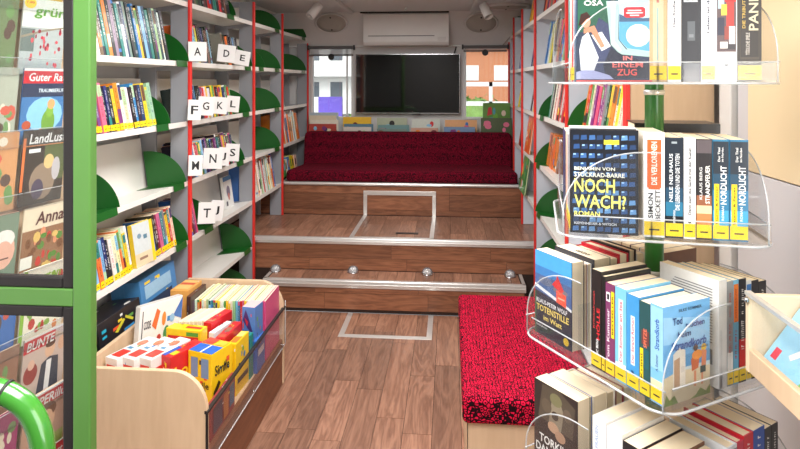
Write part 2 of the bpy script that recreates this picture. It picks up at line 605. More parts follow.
# back wall with two window openings
def wx(px): return onY(px, 80, YB).x
def wz(py): return onY(400, py, YB).z
WA = (wx(311), wx(353.5)); WB = (wx(464), wx(524)); WZ = (wz(119), wz(46))
mb = MB()
for a, b in ((WL - .06, WA[0]), (WA[1], WB[0]), (WB[1], WR + .06)):
    mb.box(a, b, YB, YB + .06, .6, ZC)
for a, b in (WA, WB):
    mb.box(a, b, YB, YB + .06, .6, WZ[0]); mb.box(a, b, YB, YB + .06, WZ[1], ZC)
bw = struct('wall_back', mb, M_wall)
for i, (a, b) in enumerate((WA, WB)):
    o = bpy.data.objects.new('window_%d' % (i + 1), None); COL.objects.link(o)
    o.location = ((a + b) / 2, YB, WZ[0]); o['kind'] = 'structure'
    hw = (b - a) / 2; hh = WZ[1] - WZ[0]
    f = MB()
    f.box(-hw, hw, -.008, .05, 0, .022); f.box(-hw, hw, -.008, .05, hh - .022, hh)
    f.box(-hw, -hw + .022, -.008, .05, .022, hh - .022); f.box(hw - .022, hw, -.008, .05, .022, hh - .022)
    if i == 0: f.box(hw - .075, hw - .062, 0, .04, .022, hh - .022)
    if i == 1: f.box(wx(508.5) - (a + b) / 2, wx(514) - (a + b) / 2, 0, .045, .022, hh - .022)
    f.build('window_frame', M_white, o, bevel=.003)
    MB().box(-hw + .02, hw - .02, .018, .024, .02, hh - .02).build('pane', M_glass, o)
# slanted cove above the windows
mb = MB()
mb.prism([(0, 0), (0, .32), (-.26, .32), (-.03, 0)], (WL + .01, YB - .002, 1.965), (0, 1, 0), (0, 0, 1), (WR - WL - .02, 0, 0))
cove = mb.build('cove_panel', M_wall, bw, bevel=.003)
MB().box(WL + .02, WR - .02, YB - .045, YB - .001, 1.955, 1.968).build('cove_trim', M_white, bw)

# ================================================================== far end equipment
# television
t0, t1 = onY(355.5, 54, 5.98), onY(460, 114, 5.98)
cx, cz = (t0.x + t1.x) / 2, (t0.z + t1.z) / 2
tw, th = (t1.x - t0.x) / 2, (t0.z - t1.z) / 2
tv = empty('television', T(cx, 5.98, cz), 'wide black flat screen television on the back wall between the windows', 'television')
MB().box(-tw + .008, tw - .008, -.002, .004, -th + .012, th - .008).build('screen', M_screen, tv)
f = MB(); f.box(-tw, tw, 0, .035, -th, -th + .013); f.box(-tw, tw, 0, .035, th - .009, th)
f.box(-tw, -tw + .009, 0, .035, -th, th); f.box(tw - .009, tw, 0, .035, -th, th)
f.build('bezel', M_steel, tv, bevel=.002)
MB().box(-tw + .009, tw - .009, .006, .034, -th + .01, th - .01).build('housing', M_black, tv)
MB().box(-.2, .2, .035, .068, -.15, .15).build('wall_bracket', M_black, tv)
MB().box(.05, .13, -.004, .02, -th - .008, -th + .001).build('sensor_bar', M_black, tv, bevel=.002)
MB().tube([(tw - .06, .03, th), (tw - .045, .05, th + .04), (tw - .035, .06, th + .085)], .006, 8).build('cable', M_black, tv)

# air conditioner
a0, a1 = onY(363, 14, 5.78), onY(449, 45, 5.78)
ac = empty('air_conditioner', T(a0.x, 5.78, a1.z), 'white wall air conditioner above the television', 'air conditioner')
W_, Hh = a1.x - a0.x, a0.z - a1.z
mb = MB().prism([(0, .03), (.03, 0), (.255, 0), (.255, Hh), (0, Hh)], (0, 0, 0), (0, 1, 0), (0, 0, 1), (W_, 0, 0))
mb.build('housing', M_white, ac, bevel=.006)
MB().box(.05, W_ - .14, -.004, .004, .035, .085).build('air_flap', M_white, ac, bevel=.002)
MB().box(.05, W_ - .14, -.001, .006, .088, .094).build('air_slot', M_black, ac)
MB().box(W_ - .11, W_ - .03, -.003, .004, .04, .08).build('display_cover', M_wall, ac, bevel=.002)
MB().box(-.03, W_ + .0, .0, .02, Hh + .008, Hh + .026).build('dark_gap_strip', M_black, ac)

# oval speakers on the cove, one flat on the ceiling
def oval(M, label, w_, h_):
    e = empty('ceiling_speaker', M, label, 'speaker', 'oval speakers at the far end')
    Sx = Matrix.Diagonal((w_, h_, 1, 1))
    MB().lathe([(.97, 0), (1.0, .004), (1.0, .02), (.93, .026), (.90, .018)], n=40, M=Sx).build('rim', M_ceil, e)
    MB().lathe([(.89, .01), (.88, .02), (.5, .028), (.01, .03)], n=40, M=Sx).build('grille', M_speaker, e)
    for s in (-.6, .6):
        MB().lathe([(.008, .028), (.008, .034), (.003, .036)], (0, s * h_, -.004), n=10).build('screw', M_black, e)
    return e
def cove_at(px, py):
    # point on the sloping cove face
    best = None
    for k in range(60):
        t = k / 59; Y = YB - .03 - .23 * t; Z = 1.965 + .32 * t
        p = onY(px, py, Y)
        if best is None or abs(p.z - Z) < best[0]: best = (abs(p.z - Z), p)
    return best[1]
cang = math.degrees(math.atan2(.32, .23))
for px, lab in ((331.5, 'oval taupe speaker on the cove above the left window'),
                (481, 'oval taupe speaker on the cove above the right window')):
    p = cove_at(px, 22.5)
    oval(T(p) @ R(180 - cang, 'X') @ R(180, 'Z'), lab, .165, .115)
p = onZ(507, 5, ZC - .008)
oval(T(p) @ R(180, 'X'), 'oval speaker lying flat on the ceiling above the right bookcase', .2, .17)

# roller blinds
for i, (a, b, lab) in enumerate(((WA[0], WA[1], 'grey roller blind rolled up over the left window'),
                                 (WB[0], wx(506), 'grey roller blind rolled up over the right window'))):
    e = empty('roller_blind', T((a + b) / 2, YB - .05, WZ[1]), lab, 'blind')
    hw = (b - a) / 2 + .015
    MB().box(-hw, hw, -.02, .02, -.030, .0).build('cassette', plain('graphite_plastic', rgb(92, 90, 90), .5) if i == 0 else MATS['graphite_plastic'], e, bevel=.006)
    mb = MB().box(-hw + .02, hw - .02, -.002, .002, -.085, -.03) if i == 0 else MB().box(-hw + .02, hw - .02, -.002, .002, -.045, -.03)
    if i == 0:
        MATS['blind_cloth'] = clear('blind_cloth', (.72, .72, .72), .02, .6, .35)
    mb.build('blind_cloth', MATS['blind_cloth'], e)
    zb = -.085 if i == 0 else -.048
    MB().box(-hw + .01, hw - .01, -.007, .007, zb - .016, zb).build('bottom_bar', MATS['graphite_plastic'], e, bevel=.003)
    MB().lathe([(.028, -.01), (.032, 0), (.028, .01)], (0, -.006, zb - .025), n=20, M=R(90, 'X')).build('pull_knob', M_black, e)
    for s in (-1, 1):
        MB().box(s * hw - .008, s * hw + .008, -.024, .02, -.04, .008).build('end_bracket', M_black, e, bevel=.003)
# small switch rod beside the right blind
e = onY(503, 45, 6.0)
mb = MB().tube([e, onY(510, 37, 5.96), onY(514, 35.5, 5.93)], .006, 8)
tag(mb.build('stay_rod', M_speaker), 'thin grey stay rod beside the right roller blind', 'rod')

# light tracks and spot lights
for X, lab in ((onZ(352, 11, ZC - .008).x, 'left'), (onZ(473, 8, ZC - .008).x, 'right')):
    mb = MB().box(X - .018, X + .018, 3.9, 5.7, ZC - .034, ZC - .008)
    mb.box(X - .012, X - .006, 3.9, 5.7, ZC - .036, ZC - .034, ).box(X + .006, X + .012, 3.9, 5.7, ZC - .036, ZC - .034)
    tag(mb.build('light_track', M_ceil, bevel=.002), 'slim %s ceiling track that carries a white spotlight' % lab, 'light track')
def spot(top, bot, Yt, lab, r=.04):
    a = onY(*top, Yt); b = onY(*bot, Yt - .06)
    e = empty('spotlight', T(a), lab, 'spotlight')
    d = (b - a); q = d.to_track_quat('Z', 'Y').to_matrix().to_4x4()
    L = d.length
    MB().lathe([(r * .5, -.01), (r * .95, 0), (r, .01), (r, L), (r * .86, L), (r * .82, L - .02)], n=24, M=q).build('lamp_housing', M_white, e)
    MB().lathe([(.01, L - .022), (r * .8, L - .02)], n=20, M=q).build('lens', M_grey, e)
    MB().tube([(0, 0, 0), (0, .0, ZC - .03 - a.z)], .009, 8).build('stem', M_white, e)
    return e
spot((319, 5), (309.5, 16.5), 5.1, 'white cylinder spotlight beside the left ceiling speaker')
spot((483.5, 5), (489, 17), 5.1, 'white cylinder spotlight in front of the right oval speaker')
spot((406, 6), (406, 10), 5.5, 'small white spotlight above the middle of the air conditioner', .012)

# step lights: glass domes
for i, (px, py, lab) in enumerate(((275.5, 271, 'glass dome step light at the left end of the lower step'),
                                   (353.5, 271.5, 'glass dome step light left of centre on the lower step'),
                                   (427.5, 273, 'bright glass dome step light right of centre on the lower step'),
                                   (509.5, 274.5, 'glass dome step light at the right end of the lower step'))):
    p = onZ(px, py, .218); p.y = min(p.y, 4.312)
    e = empty('step_light', T(p.x, p.y, .218), lab, 'step light', 'dome lights on the lower step')
    MB().lathe([(.042, 0), (.042, .006), (.038, .007)], n=24).build('base_ring', M_steel, e)
    MB().lathe([(.040, .006), (.039, .020), (.031, .036), (.017, .046), (.003, .049)], n=24).build('glass_dome', M_crystal, e)
    MB().lathe([(.020, .007), (.016, .022), (.004, .028)], n=12).build('lamp', M_white if i != 2 else M_shelf, e)

# ================================================================== outside
grd = struct('ground', MB().box(-30, 30, -8, 45, -1.4, -1.3), plain('asphalt', rgb(150, 150, 148), .9, scale=2))
M_facade = plain('white_render_facade', rgb(232, 232, 230), .8)
M_dkglass = plain('dark_window_glass', rgb(90, 98, 108), .2)
M_brick = plain('orange_brick_facade', rgb(196, 132, 96), .8, scale=6)
M_leaf = plain('leaf_green', rgb(120, 156, 80), .8, var=.5, scale=3)
hb = empty('apartment_building', T(-9, 44, -1.3), 'white apartment building with balcony bands outside the left window', 'building')
MB().box(-9, 5.5, 0, 10, 0, 13).build('wall', M_facade, hb)
for k in range(4):
    z = .6 + k * 2.7
    MB().box(-9, 5.5, -1.3, 0, z, z + 1.0).build('balcony', M_facade, hb)
    for j in range(8):
        x = -8.6 + j * 1.75
        MB().box(x, x + .9, -.03, .02, z + 1.2, z + 2.3).build('window', M_dkglass, hb)
MB().box(-4.1, -3.6, -.3, -.05, 0, 13).build('stair_pillar', M_brick, hb)
tag(MB().box(-3.55, -2.9, 16, 16.1, -1.3, 1.2).build('shop_sign', plain('violet_blue_sign', rgb(110, 90, 200), .5, var=.6, scale=.8)), 'violet blue panel low outside the left window', 'sign')
hb = empty('brick_house', T(2.0, 40, -1.3), 'orange brick house outside the right window', 'building')
MB().box(-1.4, 9, 0, 8, 0, 5.2).build('wall', M_brick, hb)
for j in range(4):
    MB().box(-1.0 + j * 1.9, -.1 + j * 1.9, -.03, .02, 3.0, 4.0).build('window', M_facade, hb)
MB().prism([(-2, 5.2), (9.4, 5.2), (8.4, 8), (-1, 8)], (0, -.4, 0), (1, 0, 0), (0, 0, 1), (0, 8.8, 0)).build('roof', plain('roof_tile', rgb(170, 104, 76), .8), hb)
def bush(c, r, lab, cat='bush', name='hedge_bush', n=260, seed=1, col=M_leaf):
    rr = random.Random(seed); mb = MB()
    for k in range(n):
        d = Vector((rr.gauss(0, 1), rr.gauss(0, 1), rr.gauss(0, 1))).normalized() * rr.uniform(.7, 1)
        p = Vector((d.x * r[0], d.y * r[1], d.z * r[2] + r[2]))
        a = Vector((rr.uniform(-1, 1), rr.uniform(-1, 1), rr.uniform(-1, 1))).normalized() * .16
        b = d.cross(a).normalized() * .1
        mb.quad([p - a, p - b, p + a, p + b])
    e = empty(name, T(*c), lab, cat)
    mb.build('foliage', col, e)
    core = MB().lathe([(r[0] * .3, .1), (r[0] * .75, r[2] * .5), (r[0] * .85, r[2]), (r[0] * .6, r[2] * 1.6), (.05, r[2] * 1.85)], n=14)
    core.build('inner_foliage', col, e)
bush((1.2, 26, -1.3), (1.5, 1.0, 1.2), 'green bush outside the right window', n=380, seed=3)
bush((3.6, 22, -1.3), (.9, .8, 2.1), 'tall yellowish green bush outside the right window beside the shelves', n=380, seed=4,
     col=plain('yellow_leaf', rgb(196, 190, 96), .8, var=.4, scale=3))
bush((-3.6, 22, -1.3), (.6, .6, .9), 'green bush outside the left window', n=220, seed=5)
ra = empty('railing', T(0.4, 14, -1.3), 'white railing outside the right window', 'railing')
for z in (1.9, 2.35, 2.8):
    MB().box(-.5, 2.6, 0, .06, z, z + .1).build('rail', M_facade, ra)
for k in range(4):
    MB().box(-.5 + k, -.42 + k, 0, .06, 0, 2.9).build('post', M_facade, ra)

# ================================================================== bench at the far end
bx0, bx1 = -1.436, .58
bench = empty('bench_seat', T((bx0 + bx1) / 2, 5.12, .731), 'long red patterned bench, shade in its colour, across the far end of the bus', 'bench')
hw = (bx1 - bx0) / 2
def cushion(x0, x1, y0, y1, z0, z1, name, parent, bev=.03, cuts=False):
    return MB().box(x0, x1, y0, y1, z0, z1).build(name, M_fabric_shaded, parent, bevel=bev, seg=4)
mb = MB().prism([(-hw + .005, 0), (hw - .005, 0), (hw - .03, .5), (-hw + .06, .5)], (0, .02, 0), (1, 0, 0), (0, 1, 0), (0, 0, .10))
mb.build('seat_cushion', M_fabric_shaded, bench, bevel=.028, seg=4)
bl, br = onY(301, 150, 5.56).x - (bx0 + bx1) / 2, onY(513.5, 150, 5.56).x - (bx0 + bx1) / 2
def rrect(x0, x1, z0, z1, r, n=5):
    p = [(x0, z0), (x1, z0)]
    for k in range(n + 1):
        t = math.pi / 2 * k / n; p.append((x1 - r + r * math.cos(t), z1 - r + r * math.sin(t)))
    for k in range(n + 1):
        t = math.pi / 2 * (1 + k / n); p.append((x0 + r + r * math.cos(t), z1 - r + r * math.sin(t)))
    return p
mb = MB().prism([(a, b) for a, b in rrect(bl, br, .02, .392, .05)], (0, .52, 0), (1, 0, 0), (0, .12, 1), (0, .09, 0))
mb.build('backrest_cushion', M_fabric_shaded, bench, bevel=.018, seg=3)

# ledge for picture books behind the backrest
ledge = empty('book_ledge', T(0, 5.80, .722), 'low white ledge behind the bench backrest under the windows', 'shelf')
MB().box(-1.40, .56, .0, .24, .24, .262).build('shelf_board', M_shelf, ledge)
MB().box(-1.40, .56, -.012, .0, .16, .33).build('front_lip', M_shelf, ledge)
for x in (-1.40, -.45, .54):
    MB().box(x, x + .02, .0, .24, 0, .24).build('support', M_shelf, ledge)

# seat box in the right foreground
sb = empty('bench_seat', T(.05, 2.2, 0), 'crimson patterned seat cushion on a beech box in the right foreground', 'bench')
MB().box(.012, .512, .03, 1.06, 0, .345).build('seat_box', M_beech, sb, bevel=.002)
MB().box(.0135, .016, .028, 1.06, 0, .343).build('dark_side_edge', M_black, sb)
MB().box(-.005, .518, .0, 1.08, .348, .45).build('seat_cushion', M_fabric, sb, bevel=.022, seg=4)

# ================================================================== bookcases
TILT = 8
LV = [2.044, 1.713, 1.383, 1.052, .727, .40, .075]
def side_M(side, y, z):
    """frame on a tilted shelf: local x runs into the shelf's length (left: away from the camera,
    right: towards it), local -y faces the aisle, origin on the shelf's front edge"""
    if side < 0: return T(XL, y, z) @ R(90, 'Z') @ R(-TILT, 'X')
    return T(XR, y, z) @ R(-90, 'Z') @ R(-TILT, 'X')
def bay(side, y0, y1, levels, zb, lab, near_end=False, solid=False, backs=True):
    XF = XL if side < 0 else XR
    e = empty('bookcase', T(XF, y0, zb), lab, 'bookcase')
    s = side                       # outward direction (towards the wall) along X
    ln = y1 - y0
    zt = 2.19 - zb
    def up(y):
        mb = MB()
        if side < 0:
            # open frame: front post, rear post, rungs at every shelf
            mb.box(s * .10, 0, y, y + .02, 0, zt)
            mb.box(s * .285, s * .185, y, y + .02, 0, zt)
            for z in levels:
                mb.box(s * .185, s * .10, y + .002, y + .018, z - zb - .05, z - zb - .012)
            mb.box(s * .185, s * .10, y + .002, y + .018, zt - .04, zt)
            u = mb.build('upright', M_grey, e, bevel=.002, seg=1)
        else:
            mb.box(0, .27, y, y + .02, 0, zt)
            u = mb.build('upright', M_lightgrey, e, bevel=.002, seg=1)
        a = MB().box(-s * .001, -s * .016, y - .003, y + .023, 0, zt)
        a.build('edge_strip', M_red, u, bevel=.002, seg=1)
    up(ln - .02)
    if near_end: up(0)
    a0 = .022 if near_end else .001
    for z in levels:
        zz = z - zb
        c, q = math.cos(math.radians(TILT)), math.sin(math.radians(TILT))
        D = .225
        prof = [(0, 0), (D * c, -D * q), (D * c, -D * q - .004), (.004, -.008), (.004, -.028), (0, -.028)]
        mb = MB().prism(prof, (0, a0, zz), (s, 0, 0), (0, 0, 1), (0, ln - .021 - a0, 0))
        sh = mb.build('shelf', M_shelf, e)
        if backs:
            h = .27
            bx, bz = D * c, -D * q
            pr = [(bx, bz), (bx + .004, bz), (bx + .004 + h * q, bz + h * c), (bx + h * q, bz + h * c)]
            MB().prism(pr, (0, a0 + .004, zz), (s, 0, 0), (0, 0, 1), (0, ln - .05 - a0, 0)).build('shelf_back', M_shelf, e)
    return e
LB = [2.24, 3.24, 4.33, 5.09, 6.02]
bay(-1, LB[0], LB[1], LV, 0, 'nearest left bookcase with red edged upright, books behind the green post', near_end=True)
bay(-1, LB[1], LB[2] , LV, 0, 'second left bookcase with the letter cards on its shelves')
bay(-1, LB[2], LB[3], LV[:5], .452, 'third left bookcase above the deep step, mostly empty with green bookends')
bay(-1, LB[3], LB[4], LV[:5], .731, 'farthest left bookcase beside the bench and the left window')
RB = [2.03, 3.07, 4.19, 4.93, 5.57, 6.02]
bay(1, RB[0] + .02, RB[1], LV, 0, 'nearest right bookcase behind the book carousel')
bay(1, RB[1], RB[2], LV, 0, 'second right bookcase above the seat cushion')
bay(1, RB[2] + .0, RB[3], LV[:5], .452, 'third right bookcase above the deep step')
bay(1, RB[3], RB[4], LV[:5], .731 if False else .452, 'fourth right bookcase beside the bench end')
bay(1, RB[4], RB[5], LV[:5], .731, 'farthest right bookcase against the back wall')
# beech end panel of the right bookcases
ep = MB().box(XR - .004, WR - .03, 2.012, 2.046, 0, 2.2).build('end_panel', M_beech, None, bevel=.002)
tag(ep, 'tall beech end panel closing the right bookcases behind the green pole', 'panel')
es = MB().box(XR - .018, XR - .005, 2.010, 2.048, 0, 2.2).build('edge_strip', M_red, ep)

def bookend(side, y, z, lab, plate=.12, r=.215):
    """quarter-disc bookend: plate under the books, clip over the shelf lip, upright fin"""
    M = side_M(side, y, z)
    e = empty('bookend', M, lab, 'bookend', 'green quarter-disc bookends')
    D = .20
    n = 14
    prof = [(D, .002)] + [(D - r * 1.02 * math.sin(math.pi / 2 * k / n) , .002 + .195 * math.cos(math.pi / 2 * k / n)) for k in range(n + 1)]
    x0 = -.0015 if side < 0 else -.0015
    fin = MB().prism(prof, (x0, 0, 0), (0, 1, 0), (0, 0, 1), (.003, 0, 0))
    fin.build('fin', M_green, e)
    pl = MB()
    # plate and clip lie on the side nearer to the camera
    a, b = (-plate, .0015) if side < 0 else (-.0015, plate)
    pl.box(a, b, -.004, D, .0005, .0022)
    pl.box(a, b, -.0055, -.0035, -.032, .0022)
    pl.build('clip_plate', M_green, e)
    return e
up_words = {0: 'top shelf', 1: 'second shelf', 2: 'third shelf', 3: 'fourth shelf', 4: 'fifth shelf', 5: 'sixth shelf', 6: 'lowest shelf'}
bays_l = ['nearest left bookcase', 'second left bookcase', 'third left bookcase', 'farthest left bookcase']
bays_r = ['nearest right bookcase', 'second right bookcase', 'third right bookcase', 'fourth right bookcase', 'farthest right bookcase']
for b, l, y in ((0, 1, 3.195), (0, 2, 2.977), (0, 3, 3.16), (0, 4, 3.19),
                (1, 0, 3.92), (1, 1, 4.26), (1, 2, 4.22), (1, 3, 4.10), (1, 4, 3.56), (1, 5, 4.25), (1, 6, 4.25),
                (2, 0, 4.99), (2, 1, 4.99), (2, 2, 4.99), (2, 3, 4.99),
                (3, 0, 5.9), (3, 1, 5.9)):
    bookend(-1, y, LV[l], 'green bookend, %s of the %s' % (up_words[l], bays_l[b]))
bookend(-1, 2.50, LV[3], 'green bookend by the green post, fourth shelf of the nearest left bookcase', .2)
bookend(-1, 4.56, LV[1], 'green bookend at the near end, second shelf of the third left bookcase', .1)
for b, l, y in ((1, 2, 3.96), (0, 2, 2.99), (1, 3, 4.13), (1, 4, 4.1), (1, 5, 4.1), (0, 1, 2.99)):
    bookend(1, y, LV[l], 'green bookend, %s of the %s' % (up_words[l], bays_r[b]))

# ================================================================== books
def luma(c): return .3 * c[0] + .6 * c[1] + .1 * c[2]
NAMED = [('white', (238, 238, 234)), ('cream', (236, 222, 190)), ('yellow', (244, 206, 44)), ('orange', (232, 128, 48)),
         ('red', (206, 44, 44)), ('pink', (222, 96, 134)), ('purple', (126, 56, 120)), ('dark blue', (34, 54, 104)),
         ('blue', (52, 120, 190)), ('light blue', (136, 190, 224)), ('teal', (44, 130, 126)), ('green', (84, 146, 74)),
         ('pale green', (170, 206, 160)), ('brown', (118, 82, 60)), ('grey', (140, 140, 142)), ('black', (32, 30, 34)),
         ('dark green', (34, 74, 54)), ('maroon', (110, 30, 46))]
CN = dict(NAMED)
STICK = rgb(250, 212, 20)
CREAM = rgb(240, 226, 196)
PAGEC = rgb(248, 231, 199)

def book(M, t, d, h, cname, label, group=None, sticker=True, hard=False, seed=0, jitter=True, art=None,
         spine=True, cat='book', name='book', page=None, detail=1, shift=0.0):
    """M places the book: origin bottom-left of the spine, spine faces local -y, height z, thickness x"""
    r = random.Random(seed)
    base = CN[cname] if isinstance(cname, str) else cname
    if jitter: base = tuple(max(8, min(250, v + r.randint(-14, 14))) for v in base)
    col = rgb(*base)
    e = empty(name, M, label, cat, group)
    c = .0028 if hard else .0012
    mb = MB()
    mb.box(0, t, 0, c, 0, h, col)
    mb.box(0, c, c, d, 0, h, col); mb.box(t - c, t, c, d, 0, h, col)
    if spine:
        lc = rgb(245, 245, 240) if luma(base) < 130 else rgb(*r.choice(((30, 30, 34), (170, 30, 40), (30, 60, 120))))
        o = -.0003
        bandc = rgb(*r.choice(NAMED)[1])
        k = r.random()
        if luma(base) < 70: k = min(.99, k + .35)
        if k < .3:
            z0 = h * r.uniform(.55, .8); mb.box(.001, t - .001, o, 0, z0, h * .96, bandc)
        elif k < .5:
            mb.box(.001, t - .001, o, 0, h * .15, h * r.uniform(.3, .45), bandc)
        elif k < .6:
            mb.box(.001, t - .001, o, 0, h * .93, h, bandc); mb.box(.001, t - .001, o, 0, .02, .035, bandc)
        if detail:
            # small print: title and author set as rows of glyph strokes
            zz = h * .22
            rows = [(.32, .60, .36), (.66, .9, .24)] if k >= .3 else [(.25, .52, .36), (.60, .92, .30)]
            for a0, a1, wf in rows:
                z = h * a0
                while z < h * a1:
                    g = t * r.uniform(.10, .16)
                    x0 = t * (.5 - wf / 2); x1 = t * (.5 + wf / 2)
                    q = r.random()
                    if q < .85:
                        mb.box(x0, x1, o * 2, o, z, z + g * .35, lc)
                        if q < .5: mb.box(x0, x0 + (x1 - x0) * .3, o * 2, o, z + g * .35, z + g, lc)
                    z += g * 1.5
    if sticker:
        mb.box(.0008, t - .0008, o * 3 if spine else -.0009, 0, .004, .004 + min(.028, h * .13), STICK)
        mb.box(t * .25, t * .75, -.0011, -.0009, .014, .017, rgb(60, 50, 20))
    cov = mb.build('cover', M_print, e)
    ins = .003 if hard else .0004
    p = MB().box(c, t - c, c, d - ins - .0005, ins, h - ins, page or PAGEC)
    p.build('page_block', M_pages, e)
    return e

ordn = ['first', 'second', 'third', 'fourth', 'fifth', 'sixth', 'seventh', 'eighth', 'ninth', 'tenth', 'eleventh', 'twelfth',
        'thirteenth', 'fourteenth', 'fifteenth', 'sixteenth', 'seventeenth', 'eighteenth', 'nineteenth', 'twentieth',
        'twenty-first', 'twenty-second', 'twenty-third', 'twenty-fourth', 'twenty-fifth', 'twenty-sixth', 'twenty-seventh',
        'twenty-eighth', 'twenty-ninth', 'thirtieth', 'thirty-first', 'thirty-second', 'thirty-third', 'thirty-fourth',
        'thirty-fifth', 'thirty-sixth', 'thirty-seventh', 'thirty-eighth', 'thirty-ninth', 'fortieth']

FAR = MB()
def row(side, y0, y1, z, colors, where, seed, tmin=.014, tmax=.03, h=(.18, .21), d=.14, lean=0, sticker=True, setback=.006, hard=.2,
        detail=1, far=False):
    """a row of books on a shelf; left side fills away from the camera, right side towards it"""
    r = random.Random(seed)
    x = 0.0; L = abs(y1 - y0)
    specs = []
    while x < L and len(specs) < 40:
        t = r.uniform(tmin, tmax); specs.append((x, t)); x += t / max(.5, math.cos(math.radians(lean))) + .0012
    n = len(specs)
    for i, (x, t) in enumerate(specs):
        cn = colors[i % len(colors)] if i < len(colors) else r.choice(colors)
        hh = r.uniform(*h)
        lz = abs(math.sin(math.radians(lean))) * t if lean > 0 else 0
        jl = lean + r.uniform(-.8, .8) if lean else 0
        M = side_M(side, y0, z) @ T(x, setback + r.uniform(-.002, .006), .001 + lz) @ R(jl, 'Y')
        # left to right in the photo: near to far on the left wall, far to near on the right wall
        k = ordn[i]
        lab = '%s %s book, %s from left, %s' % (r.choice(('thin', 'slim')) if t < .018 else 'thick' if t > .026 else 'upright' if abs(lean) < 3 else 'leaning', cn, k, where)
        dd = d + r.uniform(-.01, .01)
        if far:
            c1 = rgb(*tuple(max(8, min(250, v + r.randint(-14, 14))) for v in CN[cn]))
            FAR.box(0, t, 0, .0015, 0, hh, c1, M); FAR.box(0, .0015, .0015, dd, 0, hh, c1, M); FAR.box(t - .0015, t, .0015, dd, 0, hh, c1, M)
            FAR.box(.0015, t - .0015, .0015, dd - .002, 0, hh - .001, PAGEC, M)
            FAR.box(t * .3, t * .7, -.0004, 0, hh * .4, hh * .8, rgb(*r.choice(NAMED)[1]), M)
            continue
        book(M, t, dd, hh, cn, lab, 'books on the ' + where, sticker, r.random() < hard, seed * 100 + i, detail=detail)

w_ = 'black'
row(-1, 2.35, 2.99, LV[1], ['light blue', 'white', 'brown', 'black', 'teal', 'orange', 'black', 'grey', 'black', 'teal', 'white', 'dark blue',
    'grey', 'black', 'dark green', 'blue', 'yellow', 'black', 'light blue', 'dark blue', 'teal', 'dark green', 'dark blue', 'pale green'],
    'second shelf of nearest left bookcase', 21, .020, .027, (.235, .262), .17, -6, sticker=False)
row(-1, 2.345, 2.87, LV[2], ['purple', 'maroon', 'purple', 'pink', 'black', 'dark blue', 'black', 'yellow', 'orange', 'white', 'cream',
    'white', 'black', 'blue', 'black', 'dark blue', 'yellow', 'pale green', 'pale green', 'grey'],
    'third shelf of nearest left bookcase', 22, .020, .032, (.19, .215), .14, -5)
row(-1, 2.345, 2.66, LV[4], ['teal', 'light blue', 'orange', 'light blue', 'dark blue', 'black', 'white', 'cream', 'cream', 'orange', 'pale green', 'yellow', 'white', 'white', 'dark blue', 'white', 'yellow', 'yellow'], 'fifth shelf of nearest left bookcase', 23, .018, .030, (.185, .215), .14, -4)
row(-1, 2.86, 3.08, LV[4], ['blue', 'black', 'maroon', 'pink', 'teal', 'grey', 'yellow', 'red', 'cream', 'black', 'yellow', 'yellow', 'grey', 'cream'], 'fifth shelf beyond the face-out book', 34, .018, .030, (.19, .215), .14, -4)

# second left bookcase
row(-1, 3.29, 3.88, LV[0], ['black', 'brown', 'dark green', 'black', 'dark green', 'black', 'maroon', 'black', 'red', 'red', 'black', 'teal'],
    'top shelf of second left bookcase', 24, .02, .034, (.2, .22), .15, -5, sticker=False)
row(-1, 3.29, 3.60, LV[1], ['orange', 'light blue', 'light blue', 'pale green', 'yellow', 'black', 'black', 'dark blue', 'black', 'brown', 'black'],
    'second shelf of second left bookcase', 25, .018, .03, (.2, .235), .15, -5, sticker=False)
row(-1, 3.80, 4.08, LV[1], ['grey', 'dark green', 'black', 'orange', 'orange', 'black', 'black'],
    'second shelf beyond the D card', 26, .02, .03, (.19, .21), .15, -8, sticker=False)
row(-1, 3.29, 3.92, LV[2], ['black', 'teal', 'dark blue', 'light blue', 'black', 'black', 'dark blue', 'red', 'red', 'white', 'yellow', 'white', 'black', 'yellow',
    'green', 'orange', 'black', 'red'], 'third shelf of second left bookcase', 27, .018, .03, (.18, .2), .15, -4, sticker=False)
row(-1, 3.29, 4.00, LV[3], ['black', 'maroon', 'black', 'blue', 'light blue', 'red', 'pink', 'yellow', 'green', 'light blue', 'purple', 'black', 'dark blue',
    'purple', 'black', 'dark green', 'dark blue', 'black', 'maroon', 'purple', 'black', 'teal', 'brown', 'black', 'pink'],
    'fourth shelf of second left bookcase', 28, .016, .026, (.19, .22), .15, -7, sticker=False)
row(-1, 3.29, 3.38, LV[4], ['blue', 'maroon', 'purple', 'pink'], 'fifth shelf of second left bookcase', 29, .018, .028, (.2, .235), .15, -6, sticker=False)
# third left bookcase
row(-1, 4.36, 4.93, LV[4], ['blue', 'white', 'white', 'cream', 'white', 'orange', 'cream', 'white', 'pale green', 'white', 'red', 'white', 'cream', 'green',
    'white', 'yellow', 'white', 'cream', 'orange'], 'fifth shelf of third left bookcase', 30, .02, .034, (.25, .285), .17, -3, sticker=False)
row(-1, 4.45, 4.6, LV[2] , ['orange', 'orange', 'brown'], 'third shelf of third left bookcase', 31, .03, .04, (.13, .15), .15, -3, sticker=False, setback=.05) if False else None
# farthest left bookcase
row(-1, 5.12, 5.72, LV[3], ['orange', 'white', 'orange', 'orange', 'white', 'orange', 'blue', 'white', 'orange', 'cream', 'orange', 'white', 'blue', 'white'],
    'fourth shelf of farthest left bookcase', 32, .026, .045, (.22, .29), .17, -3, sticker=False, far=True)

